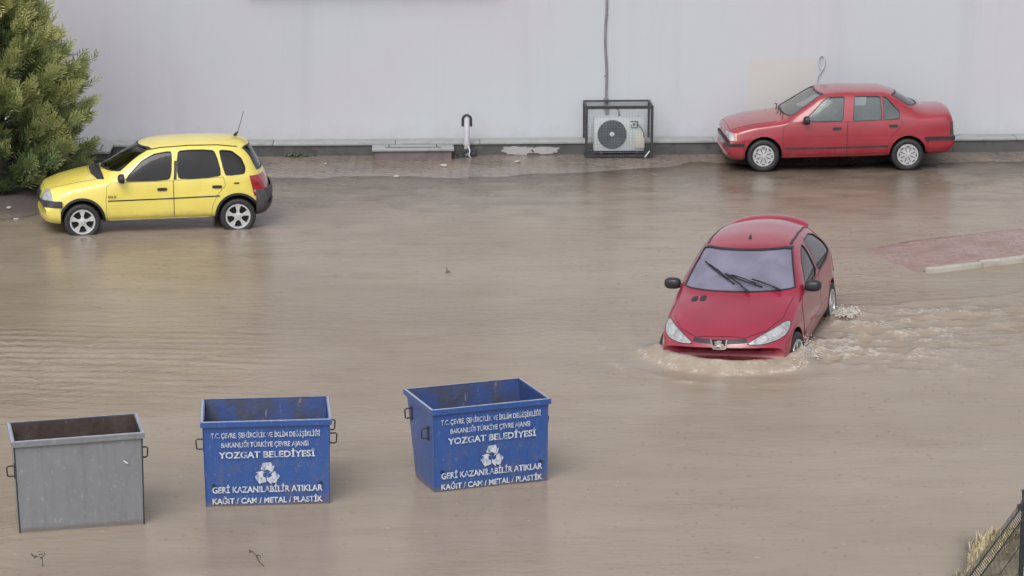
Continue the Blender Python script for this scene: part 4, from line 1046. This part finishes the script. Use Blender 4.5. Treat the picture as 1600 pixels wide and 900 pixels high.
# whitish splash thrown up by the two visible wheels
t = NT('splash_froth'); v = t.coord(); t.pbr(t.mix(t.noise(25, 4, v), (.45, .40, .35), (.74, .71, .67)), .3, 0, 0, .5, t.bump(t.noise(40, 4, v), .01)); M['froth'] = t.m
def splash(c, spread, n, seed, label):
    rr = random.Random(seed); bm = bmesh.new()
    for k in range(n):
        a = rr.gauss(0, 1)*spread[0]; b2 = rr.gauss(0, 1)*spread[1]; z = abs(rr.gauss(0, 1))*spread[2]*math.exp(-abs(b2)/spread[1]*.5)
        s = rr.uniform(.003, .010)*(1.3 if z < .04 else .7)
        p = Vector(c)+Vector((-hd[0]*a+hl[0]*b2, -hd[1]*a+hl[1]*b2, z))
        vs = bmesh.ops.create_icosphere(bm, subdivisions=1, radius=s, matrix=Matrix.Translation(p))['verts']
        sx, sy, sz = rr.uniform(.7, 2), rr.uniform(.7, 2), rr.uniform(.5, 1.2)
        for v_ in vs: v_.co = p+Vector(((v_.co.x-p.x)*sx*rr.uniform(.8, 1.2), (v_.co.y-p.y)*sy, (v_.co.z-p.z)*sz))
    o = from_bm('water_splash', bm, M['froth']); tag(o, label, 'splash', kind='stuff')
MW = Matrix.Translation(base) @ rotm.to_4x4() @ Matrix.Scale(H_SC, 4)
p = MW @ Vector((.72, -.90, 0)); splash((p.x, p.y, .02), (.20, .055, .10), 1500, 2, 'white froth thrown up at the front wheel of the crimson hatchback')
p = MW @ Vector((3.12, -.98, 0)); splash((p.x, p.y, .015), (.14, .10, .022), 500, 3, 'white froth trailing from the rear wheel of the crimson hatchback')

# ------------------------------------------------------------------ waste containers
def bin_paint(name, a, b, rust_amt):
    t = NT(name); v = t.coord()
    c = t.mix(t.noise(2.5, 5, v, .6), a, b)
    st = t.ramp(t.noise(3, 6, t.coord('Object', (4, 4, .5)), .7), [(.50, 0.), (.75, .45)])
    c = t.mix(st, c, tuple(x*.55 for x in a))
    sc = t.ramp(t.noise(22, 6, t.coord('Object', (1, 1, .6)), .75), [(.57, 0.), (.67, .55)]); c = t.mix(sc, c, tuple(min(.4, x*1.5+.09) for x in a))
    sx = t.n('ShaderNodeSeparateXYZ'); t.l(v, sx.inputs[0])
    lo = t.math('MULTIPLY', t.math('SUBTRACT', .66, sx.outputs[2]), 1.1)
    rs = t.math('ADD', lo, t.math('MULTIPLY', t.math('SUBTRACT', t.noise(3.6, 7, v, .75), .53), 5.), True)
    td = t.math('SUBTRACT', 1., t.math('ABSOLUTE', t.math('MULTIPLY', t.math('SUBTRACT', t.math('ADD', sx.outputs[2], t.math('MULTIPLY', t.noise(6, 4, v), -.05)), .295), 24.)), True); c = t.mix(t.math('MULTIPLY', td, .75), c, (.13, .105, .08))
    c = t.mix(t.math('MULTIPLY', rs, rust_amt), c, t.mix(t.noise(18, 5, v, .7), (.05, .055, .07), (.17, .14, .12)))
    t.pbr(c, t.math('ADD', .34, t.math('MULTIPLY', rs, .3)), 0, .25, .5, t.bump(t.noise(1.8, 3, v), .012, .7)); return t.m
def inner_paint(name, a, b):
    t = NT(name); v = t.coord()
    c = t.mix(t.ramp(t.noise(3.2, 6, t.coord('Object', (1, 1, .5)), .7, .8), [(.40, 0.), (.62, 1.)]), a, b)
    c = t.mix(t.ramp(t.noise(14, 6, t.coord('Object', (1, 1, .25)), .75), [(.60, 0.), (.72, .7)]), c, (.26, .25, .22))
    t.pbr(c, .6, 0, 0, .4, t.bump(t.noise(10, 4, v), .01)); return t.m
M['bin_blue'] = bin_paint('blue_bin_paint', (.020, .066, .235), (.028, .085, .29), .85)
M['bin_blue_in'] = inner_paint('blue_bin_inside', (.02, .055, .20), (.045, .045, .06))
M['bin_grey'] = bin_paint('grey_bin_paint', (.165, .172, .19), (.20, .207, .225), .22)
M['bin_rust_in'] = inner_paint('rusty_bin_inside', (.045, .030, .026), (.075, .055, .048))
M['bin_edge'] = simple('worn_steel_edge', (.34, .36, .44), .45, .2, var=.3, scale=20)
t = NT('worn_white_lettering'); v = t.coord(); c = t.mix(t.ramp(t.noise(26, 5, t.coord('Object', (1, 1, .5)), .7), [(.48, 0.), (.64, .8)]), (.50, .53, .58), (.035, .10, .30)); t.pbr(c, .5); M['letter'] = t.m
def make_bin(p0, ang, wid, dep, top, zb, taper_back, taper_w, blue, label, handles):
    root = empty('waste_container', (p0[0], p0[1], zb), (0, 0, ang)); tag(root, label, 'waste container')
    mo, mi_ = (M['bin_blue'], M['bin_blue_in']) if blue else (M['bin_grey'], M['bin_rust_in'])
    h = top-zb; th = .012
    def corners(z, inset=0):
        q = z/h; tw = taper_w*(1-q); d = dep-taper_back*(1-q)
        return [(tw+inset, inset), (wid-tw-inset, inset), (wid-tw-inset, d-inset), (tw+inset, d-inset)]
    bm = bmesh.new(); nz = 8; nxs = 10; rr = random.Random(int(p0[0]*100))
    def ringv(z, inset):
        c = corners(z, inset); out = []
        for i in range(4):
            a, b_ = c[i], c[(i+1) % 4]
            for k in range(nxs):
                q = k/nxs; bulge = .008*math.sin(math.pi*q)*math.sin(math.pi*min(1, z/h))
                nx_, ny_ = (b_[1]-a[1]), -(b_[0]-a[0]); L_ = math.hypot(nx_, ny_)
                w_ = float(fbm(a[0]+q*(b_[0]-a[0])*3+i*5, z*3, 2, int(abs(p0[0])*7)))*.006*math.sin(math.pi*q)
                out.append(bm.verts.new((a[0]+(b_[0]-a[0])*q+nx_/L_*(bulge+w_), a[1]+(b_[1]-a[1])*q+ny_/L_*(bulge+w_), z)))
        return out
    ro = [ringv(h*k/nz, 0) for k in range(nz+1)]; ri = [ringv(max(.03, h*k/nz), th) for k in range(nz+1)]
    N = len(ro[0])
    for k in range(nz):
        for i in range(N):
            j = (i+1) % N
            bm.faces.new((ro[k][i], ro[k][j], ro[k+1][j], ro[k+1][i])).material_index = 0
            bm.faces.new((ri[k][j], ri[k][i], ri[k+1][i], ri[k+1][j])).material_index = 1
    for i in range(N):
        j = (i+1) % N; bm.faces.new((ro[nz][i], ro[nz][j], ri[nz][j], ri[nz][i])).material_index = 0
    bm.faces.new(ro[0][::-1]); bm.faces.new(ri[0]).material_index = 1
    from_bm('body', bm, [mo, mi_], root, True, 40)
    # folded lip round the mouth
    bm = bmesh.new(); lip = .055; o_ = .028
    c = [(-o_, -o_), (wid+o_, -o_), (wid+o_, dep+o_), (-o_, dep+o_)]; ci = [(.001, .001), (wid-.001, .001), (wid-.001, dep-.001), (.001, dep-.001)]
    def rg(cc, z): return [bm.verts.new((a, b_, z)) for a, b_ in cc]
    A = rg(c, h-lip); B = rg(c, h+.004); C_ = rg(ci, h+.006); D = rg(ci, h-lip)
    for i in range(4):
        j = (i+1) % 4
        for P, Q in ((A, B), (B, C_), (D, A)):
            f = bm.faces.new((P[i], P[j], Q[j], Q[i])); f.material_index = 1 if (P is B) else 0
    bmesh.ops.recalc_face_normals(bm, faces=bm.faces[:]); bmesh.ops.bevel(bm, geom=[e for e in bm.edges if abs(e.verts[0].co.z-e.verts[1].co.z) < .003 and min(v_.co.z for v_ in e.verts) > h-.01], offset=.004, segments=1, affect='EDGES')
    from_bm('rim', bm, [mo, M['bin_edge']], root, False)
    # carrying handles
    for sx_, yy, zz in handles:
        q = (h-zz)/h; xx = taper_w*(zz/h) if sx_ < 0 else wid-taper_w*(zz/h)
        bm = bmesh.new(); e = .085
        z0 = h-zz
        tube(bm, [(xx, yy-.0, z0+.055), (xx+sx_*e*.8, yy-.01, z0+.06), (xx+sx_*e, yy-.01, z0+.045), (xx+sx_*e*.92, yy, z0-.045), (xx+sx_*e*.7, yy, z0-.055), (xx, yy, z0-.05)], .0085, 6)
        box(bm, (xx+sx_*.006, yy, z0), (.012, .05, .16))
        from_bm('handle', bm, M['steel_dark'], root, True, 50)
    for xx in (taper_w*.8+.0, wid-taper_w*.8):    # folded corner seams
        bm = bmesh.new(); q = taper_w
        s_ = 1 if xx > wid/2 else -1
        xb = (wid-taper_w if s_ > 0 else taper_w); xt = (wid if s_ > 0 else 0)
        tube(bm, [(xb-s_*.002, .002, 0), (xt-s_*.002, .002, h-lip)], .009, 6); from_bm('corner_seam', bm, mo if blue else M['steel_dark'], root, True, 50)
    return root, h
def letter_bin(root, h, wid, L5):
    X0 = wid/2
    def ln(txt, w, ch, d, dx=0):
        m4 = Matrix.Translation(Vector((X0+dx, -.0215, h-d-ch/2))) @ Matrix.Rotation(R(90), 4, 'X'); text_mesh('lettering', txt, w, ch, M['letter'], root, m4, .030 if ch > .06 else .018)
    ln('T.C. ÇEVRE, ŞEHİRCİLİK VE İKLİM DEĞİŞİKLİĞİ', 1.15, .056, .145, -.01); ln('BAKANLIĞI TÜRKİYE ÇEVRE AJANSI', .92, .056, .25, -.02)
    ln('YOZGAT BELEDİYESİ', 1.02, .070, .362, -.0)
    ln('GERİ KAZANILABİLİR ATIKLAR', 1.17, .068, .745, 0); ln('KAĞIT / CAM / METAL / PLASTİK', 1.17, .062, .868, 0)
    bm = bmesh.new(); cz = h-.582; S_ = .132
    for k in range(3):
        rt = Matrix.Rotation(R(120*k), 3, 'Y')
        pol = [(52, .66), (20, 1.02), (-18, 1.02), (-36, .76), (-40, .94), (-66, .50), (-70, .14), (-50, .34), (0, .40), (36, .34)]
        band = [(r_*math.sin(R(-a_)), r_*math.cos(R(a_))) for a_, r_ in pol]
        prism(bm, band, lambda a, c, rt=rt: Vector((X0, -.0225, cz))+rt @ Vector((a*S_, 0, c*S_)), (0, .002, 0))
    from_bm('recycling_symbol', bm, M['letter'], root, False)
    bm = bmesh.new()
    for q in (.10, wid-.10): lathe(bm, [(.020, -.014), (.020, -.020), (.001, -.020)], (q, 0, h-.70), 'y', 12)
    from_bm('bolt', bm, M['black'], root, True, 40)
D_ = lambda a, b_: math.atan2(b_[1]-a[1], b_[0]-a[0])
b1a, b1b = (-5.09, 27.13), (-3.82, 27.43); r1, h1 = make_bin(b1a, D_(b1a, b1b), 1.31, .72, .98, -.30, .10, .02, False, 'plain grey open metal waste container with rusty inside, leftmost of the row', [(-1, .10, .34), (1, .30, .30)])
r1.rotation_euler = (0, R(-.6), D_(b1a, b1b))
bm = bmesh.new(); box(bm, (1.13, -.016, h1-.30), (.055, .004, .018), Matrix.Rotation(R(40), 3, 'Y')); from_bm('sticker', bm, M['ac_white'], r1, False)
r2, h2 = make_bin((-3.265, 28.02), R(5.6), 1.335, .90, .935, -.30, .36, .02, True, 'blue lettered metal waste container in the middle of the row', [(-1, .14, .28), (1, .14, .25), (1, .66, .25)])
letter_bin(r2, h2, 1.335, 1)
r3, h3 = make_bin((-.85, 28.54), R(20.5), 1.325, .90, .925, -.30, .36, .015, True, 'blue lettered metal waste container turned to show its left side, rightmost of the row', [(-1, .16, .30), (-1, .72, .22), (1, .2, .30)])
letter_bin(r3, h3, 1.34, 1)

# ------------------------------------------------------------------ conifer
def leaf_mat():
    t = NT('conifer_foliage'); at = t.n('ShaderNodeAttribute', attribute_name='tone')
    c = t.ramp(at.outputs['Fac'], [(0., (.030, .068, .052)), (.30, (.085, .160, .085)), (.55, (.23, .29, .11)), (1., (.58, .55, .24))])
    d = t.n('ShaderNodeBsdfPrincipled'); t.l(c, d.inputs['Base Color']); d.inputs['Roughness'].default_value = .55
    tl = t.n('ShaderNodeBsdfTranslucent'); t.l(c, tl.inputs[0]); m = t.n('ShaderNodeMixShader'); m.inputs[0].default_value = .22
    t.l(d.outputs[0], m.inputs[1]); t.l(tl.outputs[0], m.inputs[2]); t.l(m.outputs[0], t.out.inputs[0]); return t.m
M['leaf'] = leaf_mat(); M['bark'] = simple('bark', (.09, .065, .05), .9, var=.4, scale=20, bump=.01)
def conifer(loc, prof, ht, nb, label, seed=1):
    rg = np.random.RandomState(seed); root = empty('conifer_tree', loc); tag(root, label, 'tree')
    bm = bmesh.new(); tube(bm, [(0, 0, -.3), (.03, 0, 1), (0, .03, 2.5), (0, 0, ht*.95)], [.13, .10, .07, .015], 10)
    V = []; T = []; F = []
    for i in range(nb):
        q = (i+.5)/nb; z1 = .15+q*(ht-.3); az = i*2.39996+rg.uniform(-.4, .4)
        r = float(pchip(prof, z1))*rg.uniform(.72, 1.06); el = R(rg.uniform(18, 42)+18*q)
        if r < .1: continue
        z0 = max(.25, z1-r*math.tan(el)*.6)
        base = np.array([0, 0, z0]); tip = np.array([math.cos(az)*r, math.sin(az)*r, z1])
        ax = tip-base; Lb = np.linalg.norm(ax); ax /= Lb
        tube(bm, [base, base+ax*Lb*.5-np.array([0, 0, .04]), base+ax*Lb*.9], [.022, .014, .005], 5)
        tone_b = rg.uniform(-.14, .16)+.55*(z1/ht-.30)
        nf = int(38+28*r)
        for k in range(nf):
            tt = rg.uniform(.25, 1)**.7
            o = base+ax*Lb*tt-np.array([0, 0, .05*math.sin(math.pi*tt)])
            d = ax*1.0+rg.normal(0, .30, 3)+np.array([0, 0, .42]); d /= np.linalg.norm(d)
            Lf = rg.uniform(.22, .50)*(1.05-.3*tt); sd = np.cross(d, rg.normal(0, 1, 3)); sd /= np.linalg.norm(sd)
            o = o+rg.normal(0, .05, 3)
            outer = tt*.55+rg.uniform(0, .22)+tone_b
            ns = 8
            segs = [(o, d, Lf, .010)]
            for m in range(ns):
                u = .12+.78*m/ns; s_ = 1 if m % 2 else -1; dd = d*.80+sd*s_*.62+rg.normal(0, .10, 3); dd /= np.linalg.norm(dd)
                segs.append((o+d*Lf*u, dd, Lf*(.55-.38*u)+.02, .0105))
            for (p, e, l_, w_) in segs:
                sn = np.cross(e, np.cross(sd, d)); nrm = np.linalg.norm(sn)
                sn = sn/nrm if nrm > 1e-6 else sd
                b0 = len(V); V += [p, p+e*l_*.55+sn*w_, p+e*l_, p+e*l_*.55-sn*w_]; F.append((b0, b0+1, b0+2, b0+3))
                tb = outer+rg.uniform(-.07, .07); T += [tb*.75, tb, tb+.28, tb]
    from_bm('trunk', bm, M['bark'], root, True, 60)
    V = np.array(V); me = bpy.data.meshes.new('crown'); me.from_pydata(V.tolist(), [], F); me.update()
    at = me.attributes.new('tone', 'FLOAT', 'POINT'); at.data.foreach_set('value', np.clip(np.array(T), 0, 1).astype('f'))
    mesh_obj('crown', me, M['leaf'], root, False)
conifer((-8.62, 45.6, .05), [(0, 1.25), (.5, 1.40), (1.0, 1.55), (1.8, 1.50), (2.4, 1.2), (3.0, .72), (4.0, .5), (5.5, .1)], 5.6, 300, 'bushy yellow green conifer with feathery sprays at the left edge by the wall')

# ------------------------------------------------------------------ bank with dry grass, fence, twigs, stones
M['grass'] = NT('dry_grass'); t = M['grass']; at = t.n('ShaderNodeAttribute', attribute_name='tone'); t.pbr(t.ramp(at.outputs['Fac'], [(0., (.07, .09, .03)), (.35, (.19, .19, .08)), (.6, (.38, .32, .19)), (1., (.56, .49, .34))]), .7); M['grass'] = t.m
rg = np.random.RandomState(5); V = []; F = []; T = []
n = 0
while n < 16000:
    x = rg.uniform(3.5, 6.6); y = rg.uniform(22.5, 28.5); z = float(ground_h(x, y))
    dn = float(vnoise(x*1.4, y*1.4, 61))
    if z < -.015+.05*(dn-.4) or rg.rand() > (dn-.25)*2.2: n += .15; continue
    n += 1
    hgt = rg.uniform(.03, .12)*(.4+dn); az = rg.uniform(0, 6.28); ln = rg.uniform(.1, .8)*hgt; w_ = rg.uniform(.003, .007)
    sx_, sy_ = -math.sin(az)*w_, math.cos(az)*w_; p = np.array([x, y, z-.01]); b0 = len(V)
    m_ = p+[math.cos(az)*ln*.35, math.sin(az)*ln*.35, hgt*.6]; tp = p+[math.cos(az)*ln, math.sin(az)*ln, hgt]
    V += [p-[sx_, sy_, 0], p+[sx_, sy_, 0], m_+[sx_, sy_, 0], m_-[sx_, sy_, 0], tp]; F += [(b0, b0+1, b0+2, b0+3), (b0+3, b0+2, b0+4)]
    tn = np.clip(.25+.9*float(vnoise(x*.9, y*.9, 63))*.8+rg.uniform(-.2, .2), 0, 1); T += [tn]*5
me = bpy.data.meshes.new('grass'); me.from_pydata([tuple(map(float, q)) for q in V], [], F); me.update(); at = me.attributes.new('tone', 'FLOAT', 'POINT'); at.data.foreach_set('value', np.array(T, 'f'))
o = mesh_obj('grass', me, M['grass'], None, False); tag(o, 'dry tan and green grass on the bank behind the fence', 'grass', kind='stuff')
# welded wire fence running away along the bank
fa = Vector((3.57, 20.54, 0)); fb = Vector((4.30, 22.33, 0)); fd = (fb-fa).normalized(); fn = Vector((fd.y, -fd.x, 0)); FT = 1.80
M['fence'] = simple('fence_wire', (.030, .032, .034), .5, .2, var=.3)
root = empty('wire_fence', fa+Vector((0, 0, .35))); tag(root, 'dark welded wire fence with folded top in the bottom right corner', 'fence')
def fp(u, z, o_=0): q = fa+fd*u+fn*o_; return Vector((q.x-fa.x, q.y-fa.y, z-.35))
u0 = -.40; PW = 2.52
for pi in range(3):
    a = u0+pi*PW
    bm = bmesh.new()
    fold = [(FT+.035, 0), (FT-.03, 0), (FT-.09, .045), (FT-.15, 0), (FT-.62, 0), (FT-.68, .045), (FT-.74, 0), (.30, 0)]
    u = a+.06
    while u < a+PW-.05:
        tube(bm, [fp(u, z, o_) for z, o_ in fold], .0030, 4); u += .050
    for z, o_ in [(FT-.03, 0), (FT-.09, .045), (FT-.15, 0), (FT-.38, 0), (FT-.62, 0), (FT-.68, .045), (FT-.74, 0), (.9, 0), (.6, 0)]:
        tube(bm, [fp(a+.04, z, o_), fp(a+PW-.04, z, o_)], .0042 if z < FT-.04 else .0075, 5)
    from_bm('panel', bm, M['fence'], root)
for pi in range(4):
    a = u0+pi*PW
    bm = bmesh.new(); c = fp(a, (FT+.30+.05)/2); box(bm, c, (.035, .035, FT-.30+.12), Matrix.Rotation(math.atan2(fd.y, fd.x), 3, 'Z'), .004); p_ = from_bm('post', bm, M['fence'], root, True, 40)
    bm = bmesh.new(); q = fp(a, FT+.085); box(bm, q, (.045, .045, .03), None, .008); from_bm('post_cap', bm, M['fence'], p_, True, 40)
    bm = bmesh.new(); box(bm, fp(a, FT-.06, -.03), (.05, .04, .05), None, .005); from_bm('clamp', bm, M['fence'], p_, True, 40)
M['twig'] = simple('twig', (.055, .045, .035), .8, var=.4)
def twig(x, y, hgt, seed, label):
    rr = random.Random(seed); bm = bmesh.new()
    def br(p, d, l_, r_, dep_):
        pts = [p]
        for k in range(3): d = (d+Vector((rr.gauss(0, .22), rr.gauss(0, .22), rr.gauss(.05, .1)))).normalized(); pts.append(pts[-1]+d*l_/3)
        tube(bm, pts, [r_, r_*.85, r_*.7, r_*.5], 5)
        if dep_:
            for k in (1, 2, 3):
                if rr.random() < .8: br(pts[k], (d+Vector((rr.gauss(0, .8), rr.gauss(0, .5), .1))).normalized(), l_*.45, r_*.6, dep_-1)
        for k in range(3):
            vs = bmesh.ops.create_icosphere(bm, subdivisions=1, radius=.006, matrix=Matrix.Translation(pts[-1]+Vector((rr.gauss(0, .012), rr.gauss(0, .012), rr.gauss(0, .012)))))
    br(Vector((0, 0, -.1)), Vector((.1, 0, 1)), hgt+.1, .0045, 2)
    o = from_bm('twig', bm, M['twig']); o.location = (x, y, 0); tag(o, label, 'twig')
twig(-4.70, 26.05, .11, 1, 'dark bare twig poking out of the water below the grey container')
twig(-2.44, 26.10, .15, 5, 'tall dark knobbly twig poking out of the water below the middle blue container')
twig(-.975, 39.32, .03, 4, 'small dark stick standing in open water beyond the blue containers')
M['stone'] = concrete('pale_stone', (.30, .29, .28), (.42, .41, .40), (.2, .19, .18), .4)
st0 = None; rr = random.Random(11)
for k, (x, y) in enumerate([(-7.95, 43.3), (-7.55, 44.0), (-7.80, 42.6), (-7.35, 44.3), (-8.15, 43.8), (-7.7, 43.0), (-3.3, 48.0), (-2.0, 46.9), (-1.2, 47.8), (.1, 48.2)]):
    if st0 is None:
        bm = bmesh.new(); bmesh.ops.create_icosphere(bm, subdivisions=2, radius=.05)
        for v_ in bm.verts: v_.co *= 1+.25*float(vnoise(v_.co.x*30, v_.co.y*30+v_.co.z*20, 3)-.5); v_.co.z *= .55
        c = from_bm('stone', bm, M['stone']); st0 = c
    else: c = st0.copy(); COL.objects.link(c)
    s = rr.uniform(.5, 1.1); c.scale = (s*1.3, s, s); c.rotation_euler = (0, 0, rr.uniform(0, 6)); c.location = (x, y, float(ground_h(x, y))+.018*s)
    if k < 6: tag(c, 'small pale stone lying on the wet soil in front of the yellow hatchback', 'stone', 'pale stones by the planting bed')
    else: tag(c, 'small pale stone lying on the wet paving between ledge and water', 'stone', 'pale stones below the wall ledge')
# weed by the ledge
bm = bmesh.new(); rr = random.Random(2)
for k in range(60):
    a = rr.uniform(0, 6.28); l_ = rr.uniform(.05, .14); w_ = .012; d = Vector((math.cos(a), math.sin(a), rr.uniform(.3, 1.6))).normalized(); sd = Vector((-math.sin(a), math.cos(a), 0))
    p = Vector((rr.gauss(0, .12), rr.gauss(0, .03), 0)); vs = [bm.verts.new(q) for q in (p, p+d*l_*.5+sd*w_, p+d*l_, p+d*l_*.5-sd*w_)]; bm.faces.new(vs)
o = from_bm('weed', bm, simple('weed_leaf', (.07, .12, .04), .6, var=.3), None, False); o.location = W(.75, .10, .04); tag(o, 'small green weed growing at the foot of the ledge behind the yellow hatchback', 'plant')
bpy.context.view_layer.update()
